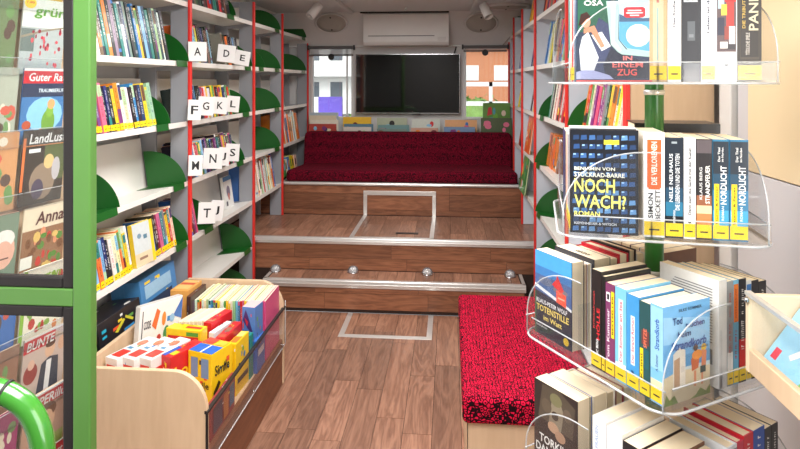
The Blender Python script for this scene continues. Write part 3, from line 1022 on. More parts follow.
# right bookcases
row(1, 3.95, 3.12, LV[0], ['black', 'red', 'red', 'orange', 'brown', 'purple', 'pink', 'blue', 'red', 'green', 'purple', 'orange', 'red', 'maroon', 'blue',
    'orange', 'grey', 'red', 'yellow', 'blue'], 'top shelf of second right bookcase', 41, .024, .04, (.2, .225), .15, 8, sticker=False, far=True)
row(1, 3.86, 3.14, LV[1], ['blue', 'blue', 'grey', 'light blue', 'cream', 'pale green', 'yellow', 'green', 'brown', 'blue', 'light blue', 'cream', 'brown', 'pink', 'orange',
    'yellow', 'dark blue', 'blue'], 'second shelf of second right bookcase', 42, .024, .036, (.24, .27), .17, 6, sticker=False)
row(1, 3.72, 3.14, LV[2], ['teal', 'white', 'black', 'white', 'red', 'white', 'red', 'black', 'red', 'red', 'white', 'red', 'black', 'red'],
    'third shelf of second right bookcase', 43, .03, .045, (.2, .215), .15, 5, sticker=False)
row(1, 4.62, 4.23, LV[0], ['dark green', 'yellow', 'orange', 'yellow', 'orange', 'brown', 'yellow'], 'top shelf of third right bookcase', 44, .03, .05, (.2, .22), .15, 8, sticker=False, far=True)
row(1, 4.50, 4.23, LV[1], ['dark blue', 'green', 'brown', 'yellow', 'orange'], 'second shelf of third right bookcase', 45, .03, .05, (.22, .24), .15, 7, sticker=False, far=True)
row(1, 4.55, 4.23, LV[2], ['black', 'white', 'grey', 'yellow', 'yellow', 'pink'], 'third shelf of third right bookcase', 46, .03, .05, (.2, .25), .15, 7, sticker=False, far=True)
row(1, 5.30, 4.97, LV[1], ['dark blue', 'blue', 'dark green', 'black', 'dark blue'], 'second shelf of fourth right bookcase', 47, .04, .06, (.21, .24), .15, 6, sticker=False, far=True)
row(1, 5.40, 4.97, LV[2], ['pale green', 'yellow', 'green', 'grey', 'brown', 'teal'], 'third shelf of fourth right bookcase', 48, .04, .06, (.24, .28), .15, 5, sticker=False, far=True)
row(1, 5.35, 4.97, LV[3], ['white', 'red', 'green', 'dark blue', 'orange'], 'fourth shelf of fourth right bookcase', 49, .04, .06, (.2, .24), .15, 5, sticker=False, far=True)
row(1, 5.95, 5.62, LV[0], ['dark green', 'green', 'yellow', 'dark green'], 'top shelf of farthest right bookcase', 50, .05, .07, (.15, .18), .15, 6, sticker=False, far=True)
row(1, 5.95, 5.62, LV[1], ['dark blue', 'blue', 'dark blue', 'grey'], 'second shelf of farthest right bookcase', 51, .05, .07, (.22, .25), .15, 6, sticker=False, far=True)
row(1, 5.95, 5.62, LV[2], ['green', 'pale green', 'grey', 'yellow'], 'third shelf of farthest right bookcase', 52, .05, .07, (.22, .25), .15, 6, sticker=False, far=True)
# books seen behind the carousel
row(1, 2.80, 2.06, LV[2], ['orange', 'red', 'green', 'cream', 'purple', 'pink', 'purple', 'purple', 'grey', 'dark green', 'yellow', 'orange', 'cream', 'yellow',
    'cream', 'light blue', 'blue', 'light blue', 'white', 'cream'], 'third shelf of nearest right bookcase', 53, .030, .044, (.20, .215), .14, 7, sticker=False)
row(1, 4.10, 3.7, LV[3], ['orange', 'orange', 'brown', 'orange'], 'fourth shelf of second right bookcase', 54, .04, .05, (.2, .22), .12, 0, sticker=False, setback=.05)

# picture books shown cover-first
def cover_art(parent, t, d, h, shapes, off=.0004, name='cover_print'):
    """flat print on the front board: polygons in 0..1 cover coordinates, spine on the left"""
    mb = MB()
    for i, (c, poly) in enumerate(shapes):
        x = t + off + i * .00006
        mb.quad([(x, a * d, b * h) for a, b in poly], rgb(*c))
    return mb.build(name, M_print, parent)
def R4(a, b, c, d_): return [(a, b), (c, b), (c, d_), (a, d_)]
def disc(cx, cy, rx, ry, n=14): return [(cx + rx * math.cos(2 * math.pi * k / n), cy + ry * math.sin(2 * math.pi * k / n)) for k in range(n)]
def busy(seed, n=9, pal=None, bg=None):
    r = random.Random(seed); out = []
    if bg: out.append((bg, R4(0, 0, 1, 1)))
    for k in range(n):
        c = r.choice(pal or [v for _, v in NAMED])
        cx, cy = r.uniform(.12, .88), r.uniform(.12, .82); a, b = r.uniform(.05, .12), r.uniform(.05, .12)
        if r.random() < .6: out.append((c, disc(cx, cy, a, b, 10)))
        else:
            out.append((c, [(cx - a, cy - b), (cx + a, cy - b * .6), (cx + a * .7, cy + b), (cx - a * .5, cy + b * .8)]))
    return out

def face_M(side, y, z, setback=.02, h_off=0):
    """book with its front cover towards the aisle, spine on its left"""
    return side_M(side, y, z) @ T(0, setback, .001) @ R(-90, 'Z')
def facing(M, w_, h_, t, col, lab, shapes, group=None, name='picture_book', cat='book'):
    """M: origin at the lower left corner of the cover as seen, local x to the right, -y to the viewer"""
    MM = M @ T(0, t, 0) @ R(-90, 'Z')
    e = book(MM, t, w_, h_, col, lab, group, False, True, hash(lab) % 999 if False else len(lab), False, spine=False, name=name, cat=cat)
    cover_art(e, t, w_, h_, shapes)
    return e

# right bookcases: two large picture books face out
facing(side_M(1, 4.86, LV[3]) @ T(0, .0, .001), .27, .30, .012, (232, 110, 50), 'orange picture book with yellow figures, facing out on the right shelves',
       busy(5, 10, [(244, 206, 60), (250, 170, 60), (70, 120, 70), (200, 50, 40), (250, 230, 200)], (234, 104, 44)))
facing(side_M(1, 4.93, LV[4]) @ T(-.06, -.03, .001), .36, .34, .012, (64, 140, 70), 'green jungle picture book facing out below the orange one',
       busy(6, 14, [(40, 110, 60), (120, 190, 90), (230, 220, 90), (240, 160, 120), (60, 170, 150), (230, 240, 230)], (66, 144, 76)))
facing(side_M(-1, 4.06, LV[4]) @ T(0, .10, .001), .15, .22, .02, (226, 226, 222), 'pale grey book facing out in the fifth shelf of the second left bookcase',
       [((60, 130, 190), R4(0, .86, 1, 1)), ((120, 110, 130), disc(.5, .5, .22, .2)), ((190, 120, 110), disc(.5, .35, .12, .12)), ((70, 70, 80), R4(.1, .08, .3, .22))])
facing(side_M(-1, 2.70, LV[4]) @ T(0, .012, .001) @ R(-9, 'Z'), .145, .20, .024, (244, 208, 50), 'yellow-spined book turned face out with a pale beach cover, fifth shelf near left',
       [((206, 214, 214), R4(0, 0, 1, 1)), ((226, 206, 170), R4(0, 0, 1, .3)), ((90, 130, 150), R4(.5, .6, .68, .7)), ((120, 150, 170), disc(.3, .7, .1, .06)), ((244, 208, 50), R4(.84, 0, 1, 1)), ((150, 120, 100), R4(.2, .14, .6, .2))])
# stacked books lying on the bench end at the left
for i, (c, lab) in enumerate(((CN['green'], 'green book lying lowest in the small pile left of the bench'),
                              (CN['yellow'], 'yellow book lying on the small pile left of the bench'),
                              (CN['dark blue'], 'dark blue book lying on top of the small pile left of the bench'))):
    book(T(-1.50, 5.28, .7625 + i * .028) @ R(90, 'Z') @ R(90, 'Y') @ T(0, 0, 0), .025, .15, .22, c, lab, 'pile left of the bench', False, True, 900 + i) if False else None

row(-1, 5.12, 5.6, LV[4] + .03, ['yellow', 'green', 'cream', 'blue', 'yellow'], 'bottom shelf of farthest left bookcase', 33, .05, .09, (.12, .17), .17, 0, sticker=False, far=True)

fo = FAR.build('distant_books', M_print)
tag(fo, 'small distant books filling the far shelves on both sides', 'books', None, 'stuff')

# picture books in front of the windows, on the ledge behind the bench
clusters = [  # px from, px to, list of (top y, colour, tone) front to back
    (309, 336, [(124, (180, 70, 60)), (120, (232, 226, 210)), (115.5, (226, 214, 190)), (112.5, (190, 205, 215))]),
    (343, 371, [(127, (214, 206, 196)), (124, (90, 130, 150)), (117, (236, 190, 50))]),
    (377, 407, [(129, (120, 140, 132)), (125, (110, 150, 150)), (118, (176, 186, 160))]),
    (411, 438, [(128, (206, 160, 140)), (119, (206, 214, 204))]),
    (444, 475, [(127, (120, 150, 186)), (120, (226, 170, 120))]),
    (481, 512, [(118, (84, 100, 70))])]
cw = ['left end', 'yellow-topped pile', 'third pile', 'pile below the television middle', 'orange-edged pile', 'right end']
for ci, (a, b, bs) in enumerate(clusters):
    for k, (ty, c) in enumerate(bs):
        Y = 5.815 + k * .045
        pa, pb = onY(a + (k % 2), ty, Y), onY(b + (k % 2) * 2, ty, Y)
        hgt = pa.z - (.722 + .263)
        sh = busy(60 + ci * 7 + k, 7, bg=c) if ci != 5 else busy(77, 16, [(200, 60, 50), (240, 230, 220), (110, 170, 80), (230, 120, 150), (50, 50, 60), (60, 110, 190)], c)
        word = ['front', 'second', 'third', 'rear'][k]
        facing(T(pa.x, Y, .722 + .263), pb.x - pa.x, hgt, .024, c,
               '%s picture book, %s of the ledge behind the bench' % (word, cw[ci]), sh, 'picture books on the ledge behind the bench')
pa, pb = onY(483, 103, 5.95), onY(510, 103, 5.95)
facing(T(pa.x, 5.95, .722 + .263), pb.x - pa.x, pa.z - .985, .03, (96, 140, 80), 'tall green and red picture book at the right end of the ledge',
       busy(81, 14, [(206, 50, 60), (120, 180, 70), (80, 160, 180), (240, 210, 190), (40, 60, 80)], (104, 150, 70)))

# ================================================================== letter cards
def card(px, py, w_, h_, s, lab, rot=0, Z=None, depth=0.0):
    p = onX(px, py, XL + .052 + depth * .3)
    w_ = w_ * .58; h_ *= .94
    M = T(p) @ R(32, 'Z') @ R(-4, 'X') @ R(-rot * .8, 'Y')
    e = empty('letter_card', M, lab, 'card', 'white letter cards on the left shelves')
    MB().box(-w_ / 2, w_ / 2, -.0008, .0008, -h_ / 2, h_ / 2).build('card_plate', M_white, e, bevel=.0006, seg=1)
    MB().box(-w_ / 2, w_ / 2, .0008, .03, -h_ / 2, -h_ / 2 + .0015).build('foot_plate', M_white, e)
    if s:
        hh = h_ * .42; ww = hh * (.8 if s not in 'J)' else .5)
        text(e, s, (-ww / 2, -.0012, -hh * .5), (1, 0, 0), (0, 0, 1), ww, hh, rgb(30, 30, 30), 'letter', bold=True)
    return e
card(197.5, 51.5, .17, .115, 'A', 'white card lettered A')
card(226.5, 53.5, .19, .115, 'D', 'white tilted card lettered D', -8, depth=.01)
card(242.5, 58, .17, .105, 'E', 'white tilted card lettered E, standing right of the D card', -12, depth=.02)
card(194.5, 110, .12, .12, 'F', 'white card lettered F beside the red upright', -4)
card(206, 106, .15, .115, 'G', 'white card lettered G', -5, depth=.004)
card(220, 105.5, .15, .11, 'K', 'white card lettered K', -7, depth=.008)
card(233, 104, .14, .11, 'L', 'white card lettered L', -8, depth=.012)
card(195.5, 165.5, .13, .12, 'M', 'white card lettered M beside the red upright', -3)
card(213, 158.5, .19, .13, 'N', 'white card lettered N', -5, depth=.006)
card(224, 156.5, .12, .12, 'J', 'white narrow card lettered J left of the S card', -9, depth=.003)
card(232.5, 152.5, .15, .12, 'S', 'white card lettered S', -6, depth=.012)
card(207, 213, .17, .13, 'T', 'white card lettered T', -5, depth=.006)
card(217, 210.5, .13, .13, 'J', 'white tilted card lettered J, right of the T card', -9, depth=.012)

# ================================================================== carousel of acrylic trays
PX, PY_ = CW(.595, 1.404).x, CW(.595, 1.404).y
car = empty('book_carousel', T(PX, PY_, 0), 'revolving book stand with a green pole and four tiers of clear trays', 'book stand')
MB().lathe([(.021, .03), (.021, 2.12), (.018, 2.13)], n=28).build('pole', M_greenp, car)
MB().lathe([(.26, 0), (.27, .012), (.25, .03), (.03, .05), (.024, .09)], n=40).build('base_plate', M_greenp, car)
for z in (.70, 1.01, 1.32, 1.62, 1.50, 1.20):
    MB().lathe([(.0215, 0), (.0235, .002), (.0235, .010), (.0215, .012)], (0, 0, z - .05), n=24).build('collar', M_alu, car)
HSS = [.188, .184, .198, .198]     # half side of each tier
HS = .198
BD = .150           # pocket depth
SH = [(-.016, 0), (-.018, 0), (0, 0), (0, 0)]
def pocketM(Z, ang, k):
    """local frame of pocket k (0 faces the viewer, 1 left, 2 back, 3 right): x along the row, -y outwards"""
    o = CW(*SH[[t[0] for t in TIERS].index(Z)])
    return T(PX + o.x, PY_ + o.y, Z) @ R(ang, 'Z') @ R(-90 * k, 'Z')
def tier(Z, ang, lab, HS):
    t = empty('tray_frame', Matrix.Identity(4), None, None)
    del_ = t
    t.parent = car; o = CW(*SH[[q[0] for q in TIERS].index(Z)])
    t.matrix_basis = T(o.x, o.y, Z) @ R(ang, 'Z')
    t.name = 'tray'
    # floor plate with rounded corners
    n = 8; r = .05; E = HS + .022
    poly = []
    for cx, cy, a0 in ((E - r, E - r, 0), (-E + r, E - r, 90), (-E + r, -E + r, 180), (E - r, -E + r, 270)):
        for k in range(n + 1):
            a = math.radians(a0 + 90 * k / n); poly.append((cx + r * math.cos(a), cy + r * math.sin(a)))
    MB().prism(poly, (0, 0, -.005), (1, 0, 0), (0, 1, 0), (0, 0, .005)).build('tray_floor', M_acryl, t)
    MB().tube([(a, b, -.0025) for a, b in poly], .0028, 6, closed=True).build('polished_edge', M_acryledge, t)
    for k in range(4):
        Q = R(-90 * k, 'Z')
        # front lip of the pocket
        mb = MB().box(-HS + .01, HS + .012, -HS - .012, -HS - .009, 0, .040)
        for v in range(len(mb.v)): mb.v[v] = tuple(Q @ Vector(mb.v[v]))
        mb.build('front_lip', M_acryl, t)
        pts = [Q @ Vector((-HS + .01, -HS - .0105, .040)), Q @ Vector((HS + .012, -HS - .0105, .040))]
        MB().tube(pts, .0016, 6).build('polished_edge', M_acryledge, t)
        # curved end divider at the outer end of the row
        m = 12; pr = [(BD + .03, 0), (BD + .03, .175)]
        arc = []
        for j in range(m + 1):
            a = math.pi / 2 * j / m
            arc.append((BD - (BD + .012) * math.sin(a), .045 + .13 * math.cos(a)))
        pr += arc + [(-.012, 0)]
        mb = MB().prism(pr, (HS + .006, -HS, 0), (0, 1, 0), (0, 0, 1), (.003, 0, 0))
        for v in range(len(mb.v)): mb.v[v] = tuple(Q @ Vector(mb.v[v]))
        mb.build('end_divider', M_acryl, t)
        e = [Q @ Vector((HS + .0075, -HS + a, b)) for a, b in [(BD + .03, .175)] + arc + [(-.012, 0)]]
        MB().tube(e, .0017, 6).build('polished_edge', M_acryledge, t)
        # inner back wall
        mb = MB().box(-HS + BD + .018, HS, -HS + BD + .012, -HS + BD + .015, 0, .12)
        for v in range(len(mb.v)): mb.v[v] = tuple(Q @ Vector(mb.v[v]))
        mb.build('back_wall', M_acryl, t)
    return t
TIERS = [(1.600, 4.76 - 9), (1.281, 4.76 - 13), (.978, 4.76 - 64.5), (.665, 4.76 - 58)]
for (z, a), lb, hs in zip(TIERS, ('top', 'second', 'third', 'lowest'), HSS):
    tier(z, a, lb, hs)

def fill(ti, k, specs, where, seed, start=0.0, lean=0):
    """specs from the inner end to the outer end: (thickness, height, depth, colour, label, hard, page, extra)"""
    Z, a = TIERS[ti]; HS = HSS[ti]
    tot = sum(s[0] + .0012 for s in specs)
    if k == 3: specs = specs[::-1]; start = max(.002, .236 - tot)
    x = HS - .001 - start - tot
    out = []
    for i, s in enumerate(specs):
        t, h, d, c, lab, hard = s[:6]
        M = pocketM(Z, a, k) @ T(x, -HS + .003 , .0008)
        e = book(M, t, d, h, c, lab, None, s[6] if len(s) > 6 else True, hard, seed + i, jitter=False,
                 spine=(len(s) > 7 and s[7]), page=s[8] if len(s) > 8 else None)
        out.append((e, t, d, h)); x += t + .0012
    return out
def spine_text(bk, s, z0, z1, xf0, xf1, col, name='spine_lettering', down=False):
    e, t, d, h = bk
    if not down:   # reads upwards
        text(e, s, (t * xf1, -.0006, h * z0), (0, 0, 1), (-1, 0, 0), h * (z1 - z0), t * (xf1 - xf0), rgb(*col), name)
    else:
        text(e, s, (t * xf0, -.0006, h * z1), (0, 0, -1), (1, 0, 0), h * (z1 - z0), t * (xf1 - xf0), rgb(*col), name)
def spine_block(bk, items, name='spine_print'):
    e, t, d, h = bk
    mb = MB()
    for i, (c, x0, x1, z0, z1) in enumerate(items):
        mb.box(t * x0, t * x1, -.0003 - i * .00006, -.0001, h * z0, h * z1, rgb(*c))
    mb.build(name, M_print, e)
def cov_text(bk, s, a, b, w_, hh, col, name='cover_lettering', slant=0):
    e, t, d, h = bk
    text(e, s, (t + .0024, a * d, b * h), (0, 1, 0), (0, 0, 1), w_ * d, hh * h, rgb(*col), name, slant=slant)

W_ = (240, 240, 238); K_ = (28, 27, 30)
# --- top tier -------------------------------------------------------
b = fill(0, 0, [
    (.034, .215, .135, (214, 176, 132), 'sand coloured paperback with faded pale lettering on the top tray', False),
    (.026, .212, .135, W_, 'white paperback with small black script beside the black book, top tray', False),
    (.036, .218, .140, (34, 36, 44), 'black book with large white letters FUN on its spine, top tray', False, False),
    (.026, .212, .135, (236, 238, 244), 'white paperback between the black book and the comic, top tray', False),
    (.040, .222, .150, W_, 'thick book with a red and black comic fight on its spine', True, False),
    (.044, .222, .145, (46, 42, 40), 'thick dark book titled PANEM at the right end of the top tray', False)], 't', 300, .014)
spine_block(b[0], [((232, 204, 168), .2, .8, .1, .98), ((150, 190, 190), .42, .5, .2, .7), ((200, 120, 110), .4, .55, .75, .95)])
spine_text(b[1], 'Das fünfte Kapitel', .52, .97, .38, .62, (70, 72, 90))
spine_text(b[1], 'd', .10, .15, .38, .62, (40, 50, 70))
spine_text(b[2], 'FUNK', .74, 1.0, .10, .84, (222, 228, 238))
spine_block(b[2], [((86, 92, 98), .3, .7, .38, .56), ((120, 124, 130), .38, .62, .41, .44), ((96, 92, 92), .12, .88, .02, .11)])
spine_text(b[3], 'Leben ist das, was', .46, .97, .38, .62, (70, 72, 90))
spine_text(b[3], 'd', .10, .15, .38, .62, (40, 50, 70))
spine_block(b[4], [((92, 74, 78), .05, .95, .27, .98), ((206, 36, 40), .42, .95, .72, .98), ((168, 190, 204), .1, .4, .66, .9), ((236, 232, 226), .16, .3, .7, .86),
                   ((206, 50, 44), .5, .85, .5, .72), ((238, 200, 70), .25, .52, .60, .70), ((40, 42, 66), .08, .4, .42, .58), ((146, 60, 50), .4, .7, .38, .5),
                   ((234, 232, 230), .62, .9, .33, .5), ((48, 44, 52), .45, .92, .29, .34), ((230, 226, 220), .2, .55, .30, .36), ((70, 70, 74), .42, .58, .14, .16)])
spine_block(b[5], [((70, 62, 54), .1, .9, .2, .95), ((196, 170, 90), .3, .7, .955, .995), ((36, 32, 32), .12, .88, .22, .94), ((200, 196, 186), .28, .62, .075, .12)])
spine_text(b[5], 'PANEM', .46, .88, .46, .86, (222, 214, 186))
spine_text(b[5], 'DIE TRIBUTE VON', .48, .88, .18, .32, (206, 176, 96))
spine_text(b[5], 'TÖDLICHE SPIELE', .24, .44, .3, .5, (206, 202, 196))
b = fill(0, 1, [
    (.028, .20, .13, 'teal', 'teal book in the left pocket of the top tray', False),
    (.03, .205, .13, 'cream', 'cream book in the left pocket of the top tray', False),
    (.026, .21, .135, 'red', 'red book in the left pocket of the top tray', False),
    (.014, .20, .13, (200, 200, 206), 'slim silver book behind the train book, top tray', True),
    (.030, .225, .150, (60, 90, 120), 'book with a woman at a train window and the title ZUG', True, False)], 't', 320, .002)
bk = b[-1]
zug = [
    ((46, 60, 84), R4(0, 0, 1, 1)), ((44, 96, 74), R4(.02, .62, .42, 1)), ((62, 70, 104), [(.2, 0), (.45, 0), (.45, .7), (.3, .8), (.2, .5)]),
    ((178, 212, 202), [(.40, 1), (.56, 1), (.56, .52), (.66, .40), (1, .36), (1, .30), (.58, .34), (.46, .46)]),
    ((238, 240, 206), [(.46, 1), (.52, 1), (.51, .5), (.60, .39), (.58, .37), (.47, .47)]),
    ((196, 230, 246), [(.56, 1), (1, 1), (1, .36), (.68, .40), (.57, .52)]),
    ((70, 100, 132), [(.57, .84), (.66, .80), (.75, .81), (.88, .78), (1, .79), (1, .74), (.57, .74)]),
    ((96, 172, 214), [(.57, .74), (1, .74), (1, .37), (.68, .41), (.57, .52)]), ((248, 253, 255), disc(.82, .57, .16, .14)),
    ((40, 44, 62), [(.46, .42), (.60, .34), (1, .22), (1, .05), (.4, .04), (.36, .2)]),
    ((170, 174, 214), [(0, .03), (.5, .03), (.44, .08), (.16, .16), (0, .12)]),
    ((232, 236, 242), [(.06, .14), (.24, .14), (.30, .30), (.22, .48), (.16, .62), (.08, .56), (.04, .4)]),
    ((244, 244, 246), [(.20, .58), (.34, .62), (.46, .44), (.34, .38)]),
    ((226, 146, 112), [(.10, .66), (.24, .70), (.38, .44), (.33, .42), (.20, .62), (.10, .60)]), ((232, 160, 130), disc(.13, .74, .06, .07)),
    ((60, 34, 30), [(.03, .70), (.06, .84), (.14, .87), (.20, .80), (.14, .78), (.08, .72)]),
    ((214, 50, 60), [(.63, .81), (.66, .79), (.88, .79), (.91, .81), (.91, .90), (.88, .92), (.66, .92), (.63, .90)]),
    ((250, 240, 240), R4(.68, .87, .86, .885)), ((250, 240, 240), R4(.66, .84, .88, .855)), ((250, 240, 240), R4(.71, .81, .83, .825)),
    ((226, 96, 96), R4(0, 0, 1, .018))]
zug = [zug[0], ((206, 226, 232), R4(.56, .70, 1, 1)), ((44, 96, 74), R4(.02, .5, .42, 1))] + [(c, [(a, b_ * .74) for a, b_ in poly]) for c, poly in zug[1:]]
cover_art(bk[0], bk[1], bk[2], bk[3], zug)
cov_text(bk, 'ZUG', .54, .055, .26, .06, (244, 92, 86)); cov_text(bk, 'EINEM', .48, .13, .40, .05, (244, 120, 116))
cov_text(bk, 'IN', .62, .195, .12, .04, (244, 130, 126)); cov_text(bk, 'OSA', .10, .70, .26, .05, (240, 240, 240))

# --- second tier ----------------------------------------------------
b = fill(1, 0, [
    (.040, .215, .135, W_, 'white thriller with an orange label on its spine, left end of the row', False),
    (.034, .205, .135, (24, 38, 54), 'dark blue crime paperback beside the white one with the orange label', False),
    (.022, .205, .135, (242, 242, 240), 'thin white paperback with black script in the second tray', False),
    (.029, .203, .135, (52, 42, 46), 'dark crime paperback titled STRANDFEUER in the second tray', False),
    (.030, .203, .135, (40, 120, 160), 'first of two blue paperbacks titled NORDLICHT in the second tray', False),
    (.034, .203, .135, (36, 116, 158), 'right-hand blue paperback titled NORDLICHT at the end of its row', False)], 't', 400, .022)
spine_block(b[0], [((240, 96, 40), .16, .84, .47, .93), ((240, 96, 40), .22, .78, .455, .47)])
spine_text(b[0], 'DIE VERLORENEN', .50, .91, .36, .64, (250, 236, 226)); spine_text(b[0], 'SIMON', .18, .42, .2, .45, (40, 40, 44)); spine_text(b[0], 'BECKETT', .16, .45, .55, .80, (40, 40, 44))
spine_block(b[1], [((16, 30, 44), .02, .98, .6, .98), ((38, 116, 150), .02, .98, .22, .36), ((26, 70, 96), .02, .98, .36, .50), ((12, 20, 28), .02, .98, .12, .22), ((160, 170, 176), .35, .65, .94, .96)])
spine_text(b[1], 'NELE NEUHAUS', .36, .84, .22, .42, (230, 234, 238)); spine_text(b[1], 'DIE LEBENDEN UND DIE TOTEN', .28, .84, .56, .80, (230, 234, 238))
spine_text(b[1], 'Kriminalroman', .12, .28, .4, .56, (220, 224, 228))
spine_text(b[2], 'Dann kam die Sache mit der Kunst', .24, .90, .36, .62, (44, 44, 48)); spine_text(b[2], 'd', .13, .17, .36, .62, (44, 44, 48))
spine_block(b[3], [((90, 80, 84), .02, .98, .86, .99), ((30, 26, 30), .02, .98, .44, .86), ((150, 92, 60), .02, .98, .34, .44), ((248, 206, 160), .02, .98, .26, .34), ((206, 130, 76), .02, .98, .14, .26)])
spine_text(b[3], 'STRANDFEUER', .36, .74, .58, .86, (244, 244, 240)); spine_text(b[3], 'KLAUS BERG', .40, .72, .2, .38, (226, 226, 226))
for q in (4, 5):
    spine_block(b[q], [((14, 34, 50), .02, .98, .66, .98), ((24, 70, 96), .02, .98, .5, .66), ((60, 160, 206), .02, .98, .12, .30), ((250, 214, 24), .10, .40, .14, .56)])
    spine_text(b[q], 'NORDLICHT', .36, .74, .48, .86, (244, 246, 248)); spine_text(b[q], 'Der Titel', .78, .92, .32, .46, (240, 240, 240)); spine_text(b[q], 'im Norden', .78, .92, .54, .66, (240, 240, 240))
    spine_text(b[q], 'Sturm & Feuer', .16, .54, .19, .31, (60, 50, 10)); spine_text(b[q], 'ROMAN', .2, .34, .55, .7, (230, 240, 246))
b = fill(1, 1, [
    (.03, .195, .13, 'red', 'red book deep in the left pocket of the second tray', False),
    (.034, .20, .13, 'white', 'white book in the left pocket of the second tray', False),
    (.026, .20, .13, 'black', 'black book in the left pocket of the second tray', False),
    (.028, .222, .135, (214, 226, 234), 'pale blue book standing taller behind the NOCH WACH book', False),
    (.034, .218, .136, K_, 'black book with blue windows and yellow title NOCH WACH?', True)], 't', 420, .004)
bk = b[-1]
sh = [((20, 24, 34), R4(0, 0, 1, 1))]
rr = random.Random(4)
for i in range(11):
    for j in range(8):
        x = .04 + j * .118 + rr.uniform(-.01, .01); z = .02 + i * .088
        c = rr.choice(((62, 104, 160), (44, 78, 128), (92, 140, 190), (36, 60, 98)))
        sh.append((c, [(x, z), (x + .095, z + .006), (x + .09, z + .05), (x + .008, z + .046)]))
        if rr.random() < .5: sh.append(((150, 190, 226), [(x + .01, z + .03), (x + .05, z + .032), (x + .048, z + .046), (x + .012, z + .044)]))
sh.append(((238, 222, 60), R4(.50, .86, .72, .905)))
e_, t_, d_, h_ = bk
mb = MB()
for i, (c, poly) in enumerate(sh):
    x = t_ + .0004 + (0 if i == 0 else .0003 + (i % 7) * .00004)
    mb.quad([(x, p * d_, q * h_) for p, q in poly], rgb(*c))
mb.build('cover_print', M_print, e_)
YT = (236, 232, 120)
cov_text(bk, 'NOCH', .06, .395, .60, .135, YT); cov_text(bk, 'WACH?', .06, .245, .76, .13, YT); cov_text(bk, 'ROMAN', .06, .165, .38, .05, YT)
cov_text(bk, 'BENJAMIN VON', .06, .60, .60, .042, (236, 236, 220)); cov_text(bk, 'STUCKRAD-BARRE', .06, .545, .74, .042, (236, 236, 220))
cov_text(bk, 'KIEPENHEUER & WITSCH', .06, .085, .62, .024, (226, 230, 236))
b2 = fill(1, 2, [(.032, .196, .13, c, '%s book standing in the rear pocket of the second tray' % c, False) for c in ('white', 'brown', 'grey', 'black', 'teal', 'dark blue')], 't', 440)
# dark book lying flat across the rear pocket
Z, a = TIERS[1]
book(pocketM(Z, a, 0) @ T(-.02, .045, .198) @ R(90, 'Y') @ T(-.022, 0, 0), .022, .13, .19, (44, 44, 48), 'flat charcoal book lying across the books of the second tray', None, False, True, 455, False, spine=False)

# --- third tier -----------------------------------------------------
b = fill(2, 0, [
    (.030, .212, .135, (30, 26, 28), 'thick black thriller with red letters HÖLLE on its spine', False),
    (.010, .205, .135, (22, 22, 24), 'thin black book beside the HÖLLE thriller', False),
    (.026, .195, .128, (122, 56, 98), 'purple paperback with a yellow strip in the third tray', False),
    (.030, .195, .128, (120, 190, 222), 'pale blue paperback with red print, third tray', False),
    (.032, .190, .128, (64, 146, 204), 'bright blue paperback with a pale band down its spine, third tray', False),
    (.026, .186, .125, (34, 78, 82), 'dark teal paperback with a yellow strip, third tray', False),
    (.030, .190, .130, (120, 182, 228), 'light blue beach novel facing the aisle at the corner of the third tray', False)], 't', 500, .002)
spine_text(b[0], 'HÖLLE', .30, .62, .5, .86, (214, 40, 48)); spine_text(b[0], 'ERIC BERG', .12, .3, .5, .72, (236, 236, 236)); spine_text(b[0], 'Kriminalroman', .40, .78, .2, .36, (190, 60, 60))
spine_block(b[2], [((244, 214, 30), .62, .94, .42, .92), ((236, 236, 236), .1, .5, .8, .9), ((40, 30, 40), .18, .42, .82, .88)])
spine_text(b[2], 'Tom Kummer', .14, .72, .16, .44, (236, 220, 230)); spine_text(b[2], 'BESTSELLER', .46, .88, .7, .86, (60, 50, 10))
spine_block(b[3], [((206, 230, 240), .3, .72, .18, .88), ((240, 240, 236), .05, .95, .13, .2)])
spine_text(b[3], 'Der Sommer am See', .22, .86, .4, .62, (214, 60, 70))
spine_block(b[4], [((226, 240, 248), .34, .66, .26, .78)])
spine_text(b[4], 'Der Strand Roman', .28, .76, .40, .60, (214, 60, 70)); spine_text(b[4], 'ullstein', .13, .2, .3, .6, (20, 40, 80))
spine_block(b[5], [((110, 60, 56), .2, .9, .55, .7), ((30, 90, 96), .2, .9, .3, .5), ((244, 214, 30), .05, .36, .12, .5)])
spine_text(b[5], 'SPITZE', .52, .72, .4, .7, (236, 120, 90)); spine_text(b[5], 'Krimi', .18, .44, .1, .3, (70, 60, 10))
spine_block(b[6], [((150, 200, 236), .02, .98, .35, .98), ((214, 206, 170), .02, .98, .12, .24)])
spine_text(b[6], 'Strandkorb', .55, .86, .34, .7, (30, 80, 160)); spine_text(b[6], 'A. Summer', .33, .5, .4, .6, (60, 90, 130))
bk = b[6]
